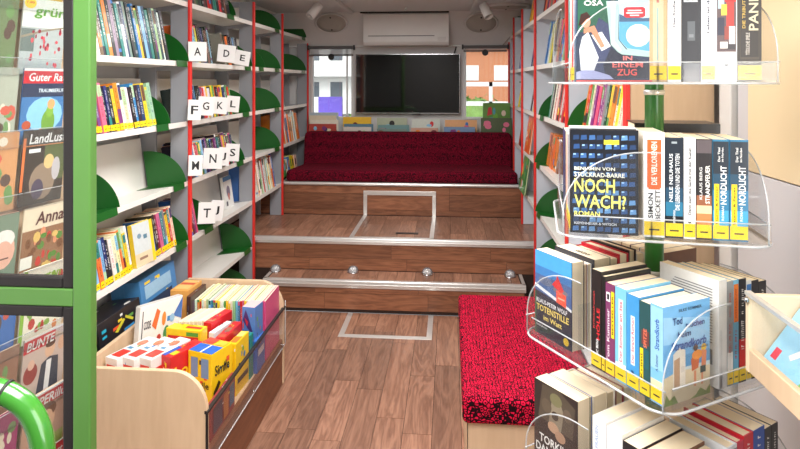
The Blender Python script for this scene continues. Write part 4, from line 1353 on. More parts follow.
cover_art(bk[0], bk[1], bk[2], bk[3], [
    ((112, 176, 228), R4(0, 0, 1, 1)), ((150, 202, 240), [(0, .62), (1, .55), (1, .8), (0, .9)]), ((92, 156, 206), R4(.3, .34, 1, .47)), ((206, 226, 230), R4(.3, .30, 1, .345)),
    ((226, 210, 176), [(0, 0), (1, 0), (1, .30), (.3, .32), (0, .28)]),
    ((236, 228, 214), [(.20, .12), (.46, .16), (.46, .52), (.34, .56), (.20, .50)]), ((188, 152, 120), [(.22, .14), (.34, .16), (.34, .46), (.22, .44)]),
    ((222, 214, 204), R4(.36, .30, .44, .36)), ((206, 106, 60), [(.60, .28), (.74, .30), (.78, .46), (.66, .48), (.58, .40)]), ((240, 150, 60), disc(.72, .44, .12, .05)),
    ((90, 60, 40), disc(.68, .52, .05, .04)), ((240, 196, 60), disc(.86, .50, .06, .04)), ((226, 140, 100), [(.80, .26), (.90, .26), (.92, .46), (.82, .48)]),
    ((70, 84, 80), R4(.78, .24, .90, .31)), ((226, 150, 110), R4(.80, .12, .84, .24)), ((226, 150, 110), R4(.64, .12, .69, .28)),
    ((120, 140, 70), [(0, 0), (.3, 0), (.22, .09), (.12, .05), (.05, .12)]), ((136, 152, 80), [(.55, 0), (1, 0), (1, .10), (.9, .04), (.78, .09), (.68, .03)])])
cov_text(bk, 'Tod', .18, .80, .20, .075, (24, 60, 120)); cov_text(bk, 'tauchen', .44, .745, .42, .06, (24, 60, 120), slant=.15)
cov_text(bk, 'beim', .28, .66, .28, .065, (24, 60, 120), slant=.15); cov_text(bk, 'Strandkorb', .14, .54, .76, .09, (34, 84, 160), slant=.15)
cov_text(bk, 'SILKE SOMMER', .30, .925, .5, .03, (40, 60, 90)); cov_text(bk, 'Ein Nordseekrimi', .60, .505, .34, .022, (40, 60, 90))
b = fill(2, 1, [
    (.030, .20, .13, (234, 230, 222), 'white hardcover farthest back in the left pocket of the third tray', True, False, True),
    (.024, .212, .13, (40, 34, 38), 'black hardcover with pages up, left pocket of the third tray', True, False, True),
    (.030, .206, .13, (196, 34, 50), 'red hardcover in the left pocket of the third tray', True, False, True),
    (.034, .200, .13, (196, 40, 54), 'second red-edged hardcover in front of the red one', True, False, True),
    (.050, .206, .138, (46, 48, 56), 'thick charcoal paperback with white lettering across its top edge', False, False, True),
    (.012, .195, .13, (238, 238, 238), 'thin white paperback in front of the charcoal one', False, False),
    (.010, .195, .13, (140, 50, 60), 'thin maroon paperback behind the North Sea thriller', False, False),
    (.036, .205, .132, (30, 38, 60), 'thriller with a red sail on blue water and title TOTENSTILLE', False)], 't', 520, .004)
bk = b[-1]
cover_art(bk[0], bk[1], bk[2], bk[3], [
    ((30, 36, 54), R4(0, 0, 1, 1)), ((70, 156, 214), R4(0, .78, 1, 1)), ((56, 120, 180), R4(0, .70, 1, .82)), ((66, 96, 146), [(0, .52), (1, .46), (1, .72), (0, .72)]),
    ((94, 104, 130), disc(.3, .66, .2, .05)), ((120, 110, 120), disc(.7, .62, .2, .04)), ((226, 228, 230), [(0, .56), (.4, .51), (1, .44), (1, .47), (.4, .55), (0, .60)]),
    ((214, 44, 46), [(.48, .66), (.74, .60), (.80, .64), (.62, .80), (.60, .74)]), ((240, 86, 60), [(.60, .48), (.86, .46), (.86, .60), (.60, .62)]),
    ((250, 190, 160), R4(.64, .53, .82, .545)), ((240, 200, 40), disc(.86, .08, .07, .045)), ((40, 90, 60), R4(0, .0, .04, .5))])
cov_text(bk, 'KLAUS-PETER WOLF', .06, .385, .84, .05, (236, 236, 236)); cov_text(bk, 'TOTENSTILLE', .06, .29, .88, .075, (236, 210, 110))
cov_text(bk, 'im Watt', .26, .20, .5, .06, (236, 210, 110)); cov_text(bk, 'Kriminalroman', .06, .10, .3, .03, (220, 220, 220))
mb = MB()
e_, t_, d_, h_ = b[4]
text(e_, 'ANDERS', (t_ * .5, d_ * .98 - .03, h_ + .0002), (0, -1, 0), (1, 0, 0), .05, .012, rgb(20, 20, 24), 'edge_lettering')
b = fill(2, 3, [
    (.024, .200, .13, (40, 40, 44), 'black book at the far end of the right pocket, third tray', False, False, True),
    (.022, .205, .13, (28, 30, 34), 'slim black paperback second from the far end, third tray', False, True, True),
    (.016, .208, .13, (226, 226, 222), 'slim white paperback in the right pocket of the third tray', False, True, True),
    (.022, .214, .13, (30, 34, 40), 'black paperback with a yellow label in the right pocket', False, True, True),
    (.016, .214, .135, (110, 178, 214), 'slim light blue paperback in the right pocket', False, True, True),
    (.018, .214, .135, (150, 156, 160), 'slim grey paperback in the right pocket of the third tray', False, True, True),
    (.024, .220, .145, (224, 224, 222), 'tall white booklet printed with lines of small text', False, False)], 't', 540, .0)
e_, t_, d_, h_ = b[0]
mb = MB()
for q in range(20):
    mb.box(-.0006, -.0002, d_ * .1, d_ * (.5 + (q * 37 % 40) / 100), h_ * (.40 + q * .026), h_ * (.40 + q * .026) + .0016, rgb(90, 92, 96))
mb.box(-.0006, -.0002, d_ * .1, d_ * .5, h_ * .20, h_ * .34, rgb(120, 122, 124))
mb.build('cover_print', M_print, e_)
mb = MB()
fill(2, 2, [(.03, .2, .13, c, '%s book in the rear pocket of the third tray' % c, False) for c in ('brown', 'white', 'dark blue', 'maroon', 'cream')], 't', 560)

# --- lowest tier ----------------------------------------------------
b = fill(3, 0, [
    (.036, .205, .135, (236, 236, 238), 'white thriller with red letters at the left end of the lowest tray', False),
    (.040, .200, .140, (238, 238, 236), 'white paperback with black lettering across its cover, lowest tray', False),
    (.040, .190, .145, (36, 34, 38), 'black paperback with cream pages in the front row, lowest tray', False),
    (.048, .187, .145, (120, 80, 60), 'brown paperback with broad cream page edge in the lowest tray', False),
    (.040, .180, .145, (226, 220, 206), 'cream paperback at the corner of the lowest tray', False)], 't', 600, .002)
spine_text(b[0], 'DAS DORF DER FRAUEN', .2, .92, .2, .42, (170, 190, 220)); spine_text(b[0], 'POSTEM', .3, .62, .66, .92, (214, 40, 60))
spine_text(b[2], 'N', .66, .8, .3, .7, (230, 230, 230))
e_, t_, d_, h_ = b[1]
text(e_, 'MARK RODERICK', (t_ + .0004, .01, h_ * .80), (0, 1, 0), (0, 0, 1), .12, .014, rgb(24, 24, 28), 'cover_lettering')
b = fill(3, 1, [
    (.030, .195, .13, (200, 190, 176), 'grey-beige hardcover farthest back in the left pocket, lowest tray', True, False),
    (.030, .20, .13, (150, 40, 60), 'maroon hardcover in the left pocket of the lowest tray', True, False, True),
    (.034, .20, .13, (226, 220, 210), 'cream hardcover in the left pocket of the lowest tray', True, False, True),
    (.046, .208, .135, (214, 200, 176), 'thick tan paperback behind the blue-edged one, lowest tray', False, False),
    (.010, .208, .13, (60, 110, 190), 'slim blue paperback behind the dark thriller, lowest tray', False, False),
    (.042, .212, .135, (52, 42, 40), 'dark thriller with a stone face and white title TORKIL', False)], 't', 620, .004)
bk = b[-1]
cover_art(bk[0], bk[1], bk[2], bk[3], [
    ((52, 42, 40), R4(0, 0, 1, 1)), ((84, 74, 62), [(.1, .6), (.9, .55), (.95, .9), (.6, 1), (.2, .98)]), ((140, 128, 108), [(.34, .55), (.62, .5), (.70, .78), (.56, .94), (.42, .84)]),
    ((120, 116, 84), disc(.52, .88, .14, .07)), ((96, 84, 70), disc(.3, .76, .12, .08)), ((104, 90, 76), disc(.78, .78, .10, .07)), ((188, 150, 122), disc(.46, .56, .13, .06)), ((176, 138, 112), disc(.62, .50, .12, .06)), ((70, 58, 48), disc(.5, .70, .08, .05)),
    ((30, 26, 26), R4(0, 0, 1, .12)), ((120, 30, 34), R4(.1, .12, .9, .17))])
cov_text(bk, 'TORKIL', .14, .33, .62, .095, (240, 238, 232)); cov_text(bk, 'DAMHAUG', .06, .215, .86, .095, (240, 238, 232))
fill(3, 3, [
    (.026, .185, .13, (44, 40, 40), 'black book with white letters at the far end, lowest tray', False, True, True),
    (.028, .185, .13, (36, 36, 40), 'black paperback beside the end one in the lowest tray', False, True, True),
    (.044, .195, .135, (40, 84, 170), 'thick blue paperback with red corner in the lowest tray', False, True, True),
    (.036, .195, .135, (206, 34, 48), 'red hardcover with white page block in the lowest tray', True, True, True),
    (.024, .190, .130, (196, 40, 70), 'slim crimson hardcover beside the red one, lowest tray', True, True, True),
    (.034, .190, .130, (222, 226, 232), 'white hardcover with grey print lines at the near end, lowest tray', True, True, True)], 't', 640, .002)


# ================================================================== picture book trough at the right edge
tr = empty('picture_book_trough', T(.580, .45, 0), 'beech picture book trough with a sloping-backed tray in the right foreground', 'trough')
TL = .785; tz = 1.035
MB().box(.004, .298, .004, TL - .004, tz + .002, tz + .012).build('tray_floor', M_beech, tr)
MB().box(0, .014, .0142, TL - .0142, tz, tz + .045).build('side_board', M_beech, tr, bevel=.002)
MB().box(0.0, .30, TL - .014, TL, tz - .002, tz + .150).build('end_panel', M_beechpale, tr, bevel=.002)
MB().box(0.0, .30, 0, .014, tz - .002, tz + .150).build('end_panel', M_beechpale, tr, bevel=.002)
MB().box(.002, .006, .01, TL - .01, tz + .045, tz + .148).build('clear_front', M_acryl, tr)
MB().box(-.002, .010, 0, TL, tz + .147, tz + .155).build('top_rail', M_alu, tr, bevel=.001)
MB().box(.27, .30, .10, .13, 0, tz).build('leg', M_beech, tr)
MB().box(.0, .03, .02, .34, 0, tz).build('leg_panel', M_beech, tr, bevel=.002)
for y in (.004, TL - .012):
    MB().lathe([(.006, 0), (.006, .004), (.002, .006)], (-.002, y, tz + .140), n=12, M=R(-90, 'Y')).build('screw', M_steel, tr)
def lean_book(y, x, z, w_, h_, ang, t, col, lab, shapes):
    return facing(T(x, y, z) @ R(-90, 'Z') @ R(-ang, 'X'), w_, h_, t, col, lab, shapes)
lean_book(1.217, .598, tz + .022, .27, .28, 35, .010, (150, 206, 232), 'light blue picture book with a white rabbit and yellow cat on the trough', [
    ((150, 206, 234), R4(0, 0, 1, 1)), ((126, 186, 90), [(.40, 0), (1, 0), (1, .42), (.8, .46), (.6, .34), (.46, .14)]), ((150, 206, 110), disc(.72, .2, .2, .1)),
    ((214, 40, 70), R4(.05, .08, .12, .16)), ((238, 238, 232), disc(.34, .30, .13, .07)), ((238, 238, 232), disc(.44, .40, .07, .06)), ((244, 242, 236), [(.42, .44), (.45, .60), (.48, .45)]),
    ((244, 242, 236), [(.28, .26), (.20, .16), (.24, .14), (.34, .25)]), ((246, 208, 110), disc(.62, .56, .12, .10)), ((246, 208, 110), [(.50, .52), (.60, .42), (.64, .46), (.56, .58)]),
    ((60, 60, 60), disc(.455, .41, .010, .010)), ((250, 214, 120), disc(.56, .68, .07, .06)), ((240, 160, 110), disc(.30, .42, .05, .02)), ((210, 232, 242), disc(.2, .7, .14, .08))])
lean_book(1.212, .616, tz + .018, .27, .24, 38, .012, (40, 60, 56), 'dark green picture book under the light blue one on the trough', busy(31, 8, [(200, 220, 200), (80, 140, 90)], (40, 60, 56)))
lean_book(1.215, .634, tz + .018, .25, .22, 41, .012, (226, 226, 220), 'white picture book lowest on the trough', busy(32, 8, None, (226, 226, 220)))

# ================================================================== green glazed partition, left foreground
PYY = 1.30
pa = empty('glazed_partition', T(-.806, PYY, 0), 'green framed glass partition with black seals in the left foreground', 'partition')
f = MB()
f.box(-.042, 0, -.014, .014, 0, 2.24)
f.box(-.98, -.93, -.014, .014, 0, 2.24)
f.build('post', M_greenf, pa, bevel=.004)
for z0, z1 in ((1.092, 1.132), (.03, .09), (2.19, 2.24)):
    MB().box(-.93, -.042, -.012, .012, z0, z1).build('cross_bar', M_greenf, pa, bevel=.003)
for z0, z1, nm in ((1.132, 2.19, 'upper'), (.09, 1.092, 'lower')):
    g = MB(); q = .026
    g.box(-.042 - q, -.042, -.010, .010, z0, z1); g.box(-.93, -.93 + q, -.010, .010, z0, z1)
    g.box(-.93 + q, -.042 - q, -.010, .010, z0, z0 + q); g.box(-.93 + q, -.042 - q, -.010, .010, z1 - q, z1)
    g.build('rubber_seal', M_black, pa, bevel=.004)
    MB().box(-.93 + q * .8, -.042 - q * .8, -.003, .003, z0 + q * .8, z1 - q * .8).build('glass_pane', M_doorglass, pa)

# ================================================================== green tube handrail
def cpt(px, py, zc):
    u, v = (px - 400) / 600, (82 - py) / 600
    p = CW(u * zc, zc); return Vector((p.x, p.y, H + v * zc))
ctrl = [(-150, 380), (-60, 385), (-20, 387), (2, 391), (16, 398), (28, 408), (36, 421), (41, 436), (43, 452), (44, 480)]
pts = [cpt(a, b, .93) for a, b in ctrl]
def smooth(P, it=2):
    for _ in range(it):
        Q = [P[0]]
        for a, b in zip(P, P[1:]): Q += [a * .75 + b * .25, a * .25 + b * .75]
        Q.append(P[-1]); P = Q
    return P
last = pts[-1]
pts = smooth(pts) + [Vector((last.x, last.y, .35)), Vector((last.x, last.y, .0))]
hr = empty('handrail', T(last.x, last.y, 0), 'glossy green bent tube handrail in the lower left foreground', 'handrail')
off = Vector((-last.x, -last.y, 0))
MB().tube([p + off for p in pts], .0178, 20).build('tube', M_greent, hr)
a, b = cpt(4, 391.5, .93) + off, cpt(6.5, 392.5, .93) + off
MB().tube([a, b], .0186, 20).build('joint_ring', M_black, hr)
MB().lathe([(.045, 0), (.045, .006), (.02, .01)], n=24).build('floor_flange', M_greent, hr)

# ================================================================== magazine rack behind the glass
RM = T(-1.508, 1.98, 0) @ R(78.1, 'Z')
rack = empty('magazine_rack', RM, 'beech magazine rack with clear pockets behind the glass partition', 'rack')
MB().box(-.25, .225, .03, .05, .05, 2.15).build('back_board', M_beech, rack)
for x in (-.264, .225):
    MB().box(x, x + .014, -.05, .05, .05, 2.15).build('side_board', M_beech, rack)
ROWZ = [2.128, 1.90, 1.651, 1.431, 1.156, .94, .70, .489, .27]
MW, MH = .182, .272
for zt in ROWZ:
    for x0 in (-.200, .0):
        z0 = zt - MH
        if z0 > .02:
            MB().box(x0 - .004, x0 + MW + .006, -.036, .03, z0 - .006, z0 - .002).build('pocket_floor', M_acryl, rack)
            MB().box(x0 - .006, x0 + MW + .008, -.040, -.037, z0 - .006, z0 + .055).build('clear_pocket', M_acryl, rack)
            MB().tube([rr_ for rr_ in ((x0 - .004, -.0385, z0 + .055), (x0 + MW + .006, -.0385, z0 + .055))], .0016, 5).build('polished_edge', M_acryledge, rack)
def magazine(col, row_, shapes, texts, lab, bg, roll=0, dx=0):
    x0 = (-.200, .0)[col] + dx
    zt = ROWZ[row_]
    M = RM @ T(x0, .0, zt - MH) @ R(7, 'X') @ R(roll, 'Y')
    e = empty('magazine', M, lab, 'magazine', 'magazines behind the glass')
    mb = MB()
    mb.box(0, MW, 0, .0006, 0, MH, rgb(*bg)); mb.box(0, .0007, .0006, .0042, 0, MH, rgb(*bg)); mb.box(0, MW, .0042, .0048, 0, MH, rgb(*bg))
    mb.build('cover', M_print, e)
    MB().box(.0007, MW - .001, .0006, .0042, .001, MH - .001, PAGEC).build('page_block', M_pages, e)
    mb = MB()
    for i, (c, poly) in enumerate(shapes):
        y = -.0003 - i * .00005
        mb.quad([(a * MW, y, b * MH) for a, b in poly], rgb(*c))
    mb.build('cover_print', M_print, e)
    for s, a, b, w_, h_, c in texts:
        text(e, s, (a * MW, -.0022, b * MH), (1, 0, 0), (0, 0, 1), w_ * MW, h_ * MH, rgb(*c), 'cover_lettering', slant=.12)
    return e
rr = random.Random(12)
def twigs(n, cols, x0, x1, y0, y1, s=.03):
    out = []
    for k in range(n):
        a, b = rr.uniform(x0, x1), rr.uniform(y0, y1)
        out.append((rr.choice(cols), disc(a, b, s * rr.uniform(.6, 1.4), s * rr.uniform(.6, 1.3), 8)))
    return out
RED = (206, 34, 48)
magazine(1, 1, [((226, 230, 222), R4(0, 0, 1, 1)), ((176, 186, 186), R4(0, 0, 1, .62)), ((110, 124, 120), R4(.0, .3, .3, .6))] +
         [((150, 140, 120), [(.0, .5), (.5, .60), (1, .66), (1, .64), (.5, .57), (0, .47)])] + twigs(26, [(206, 50, 76), (226, 90, 100), (150, 40, 60)], .2, .9, .12, .6) +
         [((250, 214, 60), disc(.14, .93, .13, .07))], [('grün', .24, .74, .72, .16, (96, 160, 50)), ('1,80', .06, .92, .16, .035, RED)], 'garden magazine with red berries and a green title, on the upper pane level', (226, 230, 222))
magazine(1, 2, [((60, 120, 180), R4(0, 0, 1, 1)), (RED, R4(0, .80, 1, 1)), ((230, 230, 230), R4(0, .965, 1, 1)), ((30, 46, 80), R4(0, .62, 1, .80)), ((140, 200, 232), disc(.55, .38, .42, .24)),
     ((230, 120, 50), disc(.62, .12, .22, .10)), ((110, 160, 50), disc(.64, .28, .16, .17)), ((130, 180, 60), disc(.66, .42, .09, .08)), ((226, 170, 110), disc(.68, .52, .09, .07)), ((190, 80, 40), disc(.15, .25, .1, .06))],
     [('Guter Rat', .10, .83, .86, .11, W_), ('TRAUMBERUF', .34, .68, .6, .05, (220, 236, 246))], 'magazine with a green parrot on blue under a red title bar', (40, 90, 150))
magazine(1, 3, [((58, 48, 40), R4(0, 0, 1, 1)), ((90, 100, 60), R4(.5, .3, 1, .8)), ((222, 140, 70), R4(0, .785, 1, .80)), ((150, 130, 110), disc(.5, .3, .3, .25)), ((222, 190, 130), disc(.62, .56, .12, .1)),
     ((190, 186, 190), disc(.8, .45, .1, .16)), ((80, 70, 90), disc(.4, .2, .14, .14)), ((226, 120, 60), R4(0, .2, .06, .9)), ((236, 236, 236), R4(.14, .70, .40, .75))],
     [('LandLust', .12, .82, .84, .13, W_)], 'dark brown country magazine with white title and orange spine line', (58, 48, 40))
magazine(1, 4, [((230, 216, 190), R4(0, 0, 1, 1)), ((150, 110, 80), R4(0, 0, 1, .70))] + twigs(30, [(90, 140, 60), (200, 60, 50), (224, 190, 110), (120, 80, 50), (226, 150, 110)], .1, .95, .08, .66, .06) +
     [((230, 230, 220), R4(.0, .2, .26, .36))], [('Anna', .26, .76, .66, .17, (90, 50, 44))], 'cream craft magazine with colourful food picture and brown title', (230, 216, 190))
magazine(1, 5, [((236, 232, 214), R4(0, 0, 1, 1)), ((140, 190, 60), R4(0, 0, .08, 1))] + twigs(26, [(220, 200, 70), (220, 130, 60), (190, 60, 50), (130, 170, 70)], .1, .95, .1, .85, .06),
     [('Garten', .14, .80, .7, .12, (150, 190, 60))], 'pale magazine with a green edge low behind the upper pane', (236, 232, 214))
magazine(1, 6, [((200, 180, 170), R4(0, 0, 1, 1)), (RED, R4(0, .80, .72, .97)), ((236, 236, 232), R4(0, .97, 1, 1)), ((222, 180, 150), disc(.62, .72, .12, .11)), ((52, 56, 72), [(.34, 0), (.9, 0), (.84, .58), (.62, .62), (.44, .56)]),
     ((236, 236, 236), [(.54, .1), (.66, .1), (.68, .58), (.56, .58)]), ((90, 60, 46), disc(.62, .80, .12, .05)), ((214, 170, 140), disc(.90, .74, .09, .1)), ((150, 60, 56), disc(.2, .5, .16, .14)), ((222, 180, 160), disc(.2, .62, .08, .07))],
     [('BUNTE', .06, .82, .62, .12, W_), ('HOCHZEIT', .1, .12, .5, .06, RED)], 'people magazine with a man in a dark suit and a red title block', (200, 180, 170))
magazine(1, 7, [((190, 150, 130), R4(0, 0, 1, 1)), (RED, R4(0, .78, 1, .96)), ((240, 240, 236), R4(0, .96, 1, 1)), ((224, 180, 150), disc(.56, .55, .2, .2)), ((120, 80, 56), disc(.56, .68, .22, .12)), ((224, 180, 150), disc(.56, .54, .16, .16)),
     ((160, 170, 90), R4(.5, 0, 1, .3))], [('SUPERillu', .06, .80, .88, .13, W_)], 'magazine with a smiling face under a red title bar, above the handrail', (190, 150, 130))
magazine(1, 8, [((210, 200, 196), R4(0, 0, 1, 1)), (RED, R4(0, .82, 1, 1))] + twigs(12, [(60, 60, 80), (200, 160, 130)], .1, .9, .1, .7, .1), [('Neue Post', .08, .84, .8, .1, W_)], 'red-topped magazine lowest in the right column behind the glass', (210, 200, 196))
magazine(1, 0, [((222, 206, 160), R4(0, 0, 1, 1)), ((206, 170, 60), R4(0, 0, 1, .6))] + twigs(10, [(90, 70, 40), (150, 60, 40)], .1, .9, .1, .9, .08), [], 'yellowish magazine topmost behind the glass', (222, 206, 160))
cols0 = [((186, 150, 110), 'tan'), ((110, 130, 90), 'olive'), ((170, 176, 160), 'pale green'), ((206, 150, 100), 'orange'), ((222, 170, 150), 'rosy'), ((60, 110, 180), 'blue'), ((150, 110, 90), 'brown'), ((160, 60, 110), 'magenta'), ((120, 90, 160), 'violet')]
rown = ['topmost', 'second', 'third', 'fourth', 'fifth', 'sixth', 'seventh', 'eighth', 'ninth']
for k, (c, n_) in enumerate(cols0):
    sh = [(c, R4(0, 0, 1, 1))] + twigs(14, [(230, 220, 200), (90, 70, 60), (200, 90, 70), (110, 150, 90)], .1, .9, .1, .9, .08)
    if k == 4: sh = [((120, 140, 120), R4(0, 0, 1, 1)), ((228, 180, 160), disc(.72, .52, .24, .22)), ((236, 232, 226), disc(.72, .68, .22, .12)), ((226, 178, 158), disc(.72, .50, .19, .16)), ((110, 80, 70), R4(.62, .42, .84, .44))]
    magazine(0, k, sh, [], '%s magazine, %s in the left column behind the glass' % (n_, rown[k]) if k != 4 else 'magazine with a white-haired man, left column behind the glass', c)

# ================================================================== wooden bin with games
BX0, BX1, BY0, BY1 = -1.405, -.880, 2.115, 3.14
bn = empty('game_bin', T(BX0, BY0, 0), 'beech bin full of games and comics with a clear front beside the aisle', 'bin')
BW, BL = BX1 - BX0, BY1 - BY0
def endpoly(r=.13, n=10):
    p = [(0, 0), (BW, 0), (BW, .395)]
    for k in range(1, n + 1):
        a = math.pi / 2 * k / n; p.append((BW - r + r * math.cos(a), .395 + .148 * math.sin(a)))
    return p + [(0, .543)]
MB().prism(endpoly(), (0, 0, 0), (1, 0, 0), (0, 0, 1), (0, .02, 0)).build('end_panel', M_beech, bn, bevel=.002)
MB().prism(endpoly(), (0, BL - .02, 0), (1, 0, 0), (0, 0, 1), (0, .02, 0)).build('end_panel', M_beech, bn, bevel=.002)
MB().box(0, .018, .02, BL - .02, 0, .52).build('rear_panel', M_beech, bn)
MB().box(BW - .026, BW - .006, .02, BL - .02, 0, .235).build('front_panel', M_brown, bn)
MB().box(.018, BW - .026, .02, BL - .02, .215, .235).build('tray_board', M_beech, bn)
MB().box(BW - .004, BW + .001, .0, BL + .01, .20, .40).build('clear_front', M_acryl, bn)
MB().box(BW - .010, BW + .004, -.002, BL + .01, .392, .404).build('dark_rail', M_black, bn, bevel=.002)
MB().box(BW - .004, BW + .004, -.004, .003, .0, .395).build('dark_corner_strip', M_black, bn)
MB().tube([(BW + .001, 0, .200), (BW + .001, BL + .01, .200)], .003, 6).build('polished_edge', M_acryledge, bn)
MB().tube([(BW + .001, BL + .012, .200), (BW + .001, BL + .012, .43)], .003, 6).build('polished_edge', M_acryledge, bn)
for y in (.04, BL * .5, BL - .04):
    MB().lathe([(.007, 0), (.007, .004), (.002, .006)], (BW + .001, y, .212), n=12, M=R(90, 'Y')).build('screw', M_steel, bn)

def gamebox(x, y, z, sx, sy, sz, base, lab, prints=(), rz=0, rx=0, ry=0, texts=(), name='game_box', cat='game'):
    """lidded cardboard box; local z up. prints: (face, colour, polygon 0..1)"""
    M = T(x, y, z) @ R(rz, 'Z') @ R(rx, 'X') @ R(ry, 'Y')
    e = empty(name, M, lab, cat)
    c = rgb(*base)
    MB().box(0, sx, 0, sy, 0, sz, c).build('box_body', M_print, e, bevel=.0012, seg=1)
    lid = MB()
    t = .0012
    if sz >= sy:      # standing: lid is the front half
        lid.box(-t, sx + t, -t, sy * .55, -t, sz + t, c)
    else:
        lid.box(-t, sx + t, -t, sy + t, sz * .4, sz + t, c)
    lo = lid.build('lid', M_print, e, bevel=.0012, seg=1)
    fr = {'front': (Vector((0, -t - .0003, 0)), Vector((sx, 0, 0)), Vector((0, 0, sz)), Vector((0, -1, 0))),
          'top': (Vector((0, 0, sz + t + .0003)), Vector((sx, 0, 0)), Vector((0, sy, 0)), Vector((0, 0, 1))),
          'right': (Vector((sx + t + .0003, 0, 0)), Vector((0, sy, 0)), Vector((0, 0, sz)), Vector((1, 0, 0)))}
    gr = random.Random(len(lab) * 7 + int(x * -1000))
    extra = []
    if prints and name == 'game_box':
        for f in ('front', 'top', 'right'):
            for q in range(5):
                a0, b0 = gr.uniform(.08, .82), gr.uniform(.45 if f != 'top' else .08, .88)
                c0 = gr.choice(((240, 236, 228), (40, 40, 52), (236, 90, 50), (70, 140, 200), (110, 170, 80), (250, 214, 60), tuple(int(v * .7) for v in base)))
                wq, hq = gr.uniform(.05, .16), gr.uniform(.03, .09)
                extra.append((f, c0, R4(a0, b0, min(.97, a0 + wq), min(.97, b0 + hq)) if gr.random() < .6 else disc(a0, b0, wq * .5, hq * .7, 8)))
    prints = extra + list(prints)
    for face in ('front', 'top', 'right'):
        mb = MB()
        for i, (f, col, poly) in enumerate(prints):
            O, U, V, N = fr[f]
            if f == face: mb.quad([O + U * a + V * b + N * (i * .00006) for a, b in poly], rgb(*col))
        if mb.v: mb.build('box_print', M_print, lo)
    for f, s, a, b, w_, h_, col in texts:
        O, U, V, N = fr[f]
        text(lo, s, O + U * a + V * b + N * .0022, U.normalized(), V.normalized(), w_ * U.length, h_ * V.length, rgb(*col), 'box_lettering')
    return e
F = .236
YEL, BLU, WHT = (250, 208, 30), (30, 96, 190), (240, 238, 234)
# near row, against the end panel
for i in range(3):
    gamebox(-1.375 + i * .068, 2.30 + i * .004, F, .062, .215, .262, WHT, ['white game box with red letters, nearest the green post', 'middle white game box with red letters at the near end of the bin',
            'third white game box with red letters, next to the red box'][i],
            [('top', (222, 60, 50), R4(.12, .08, .88, .36)), ('top', (90, 150, 190), R4(.2, .42, .6, .5)), ('top', (240, 130, 100), disc(.5, .72, .28, .12)), ('front', (222, 60, 50), R4(.1, .55, .9, .9)), ('right', (222, 60, 50), R4(.1, .6, .9, .85)), ('right', (90, 150, 200), R4(.2, .2, .6, .45))],
            rz=-20, texts=[])
gamebox(-1.160, 2.335, F, .052, .170, .262, (214, 40, 40), 'red game box with yellow lettering between white and yellow boxes', [('top', (40, 90, 190), R4(0, 0, .4, .5)), ('top', YEL, R4(.45, .1, .95, .3)), ('right', (240, 120, 40), R4(.1, .3, .9, .7))],
        rz=-24, texts=[('right', 'Logo', .1, .58, .8, .24, YEL), ('front', 'Logo', .1, .6, .8, .2, YEL)])
gamebox(-1.070, 2.385, F, .118, .130, .262, YEL, 'yellow card game box with blue and red lid beside the rounded corner', [('top', (34, 100, 200), R4(0, 0, .47, .55)), ('top', (34, 100, 200), R4(.53, 0, 1, .55)), ('top', (226, 70, 50), R4(0, .6, .48, 1)), ('top', (240, 240, 236), R4(.47, 0, .53, .55)),
        ('top', (250, 190, 60), R4(.55, .62, .95, .95)), ('front', (120, 150, 190), R4(.12, .62, .42, .92)), ('front', (120, 150, 190), R4(.56, .62, .88, .92)), ('right', (60, 50, 30), [(.1, .3), (.4, .5), (.3, .55), (.05, .4)]), ('front', (50, 40, 30), disc(.3, .3, .08, .05)), ('front', (50, 40, 30), disc(.7, .42, .05, .03))],
        rz=-18, texts=[('right', 'Simile', .12, .64, .7, .16, (40, 34, 30)), ('front', 'Simile', .1, .46, .8, .1, (40, 34, 30))])
gamebox(-.962, 2.538, F, .036, .14, .225, YEL, 'second yellow game box with black lettering against the clear front', [('right', (40, 34, 30), R4(.1, .2, .9, .3)), ('top', (240, 120, 40), R4(.1, .1, .9, .5)), ('top', (250, 230, 120), R4(.1, .55, .9, .9))],
        rz=-4, texts=[])
gamebox(-1.250, 2.560, F, .165, .06, .275, YEL, 'wide yellow game box with a red line behind the white boxes', [('top', (220, 40, 40), R4(.5, .3, .95, .6)), ('front', (220, 40, 40), R4(.05, .84, .95, .90)), ('front', (90, 160, 60), R4(.6, .91, .95, .97))], rz=-8, texts=[])
# middle
for i in range(7):
    gamebox(-1.245 + i * .0175, 2.665 + i * .003, F, .0155, .17, .262, [(240, 226, 196), (238, 222, 190), (244, 232, 208)][i % 3], '%s cream booklet from the left in the row beside the red game box' % ordn[i], [], rz=-12, name='booklet', cat='booklet')
gamebox(-1.118, 2.650, F, .040, .17, .268, (216, 34, 44), 'red card game box standing beside the cream booklets', [('front', (240, 236, 226), R4(.1, .1, .9, .5)), ('top', (240, 120, 90), R4(.1, .1, .9, .2))], rz=-12, texts=[])
gamebox(-1.072, 2.600, F, .026, .14, .245, (236, 238, 240), 'white puzzle box with a green and red picture beside the red box', [('right', (110, 170, 60), R4(0, 0, 1, .35)), ('right', (200, 60, 50), disc(.3, .35, .15, .12)), ('right', (120, 180, 220), R4(.1, .7, .8, .85))], rz=-12)
gamebox(-1.022, 2.545, F, .040, .19, .245, (206, 36, 44), 'long red game box pointing along the bin', [('top', (150, 110, 90), R4(.2, .35, .8, .6)), ('top', (240, 90, 60), R4(.1, .05, .9, .2)), ('right', (240, 230, 220), R4(.1, .2, .6, .5))], rz=-4)
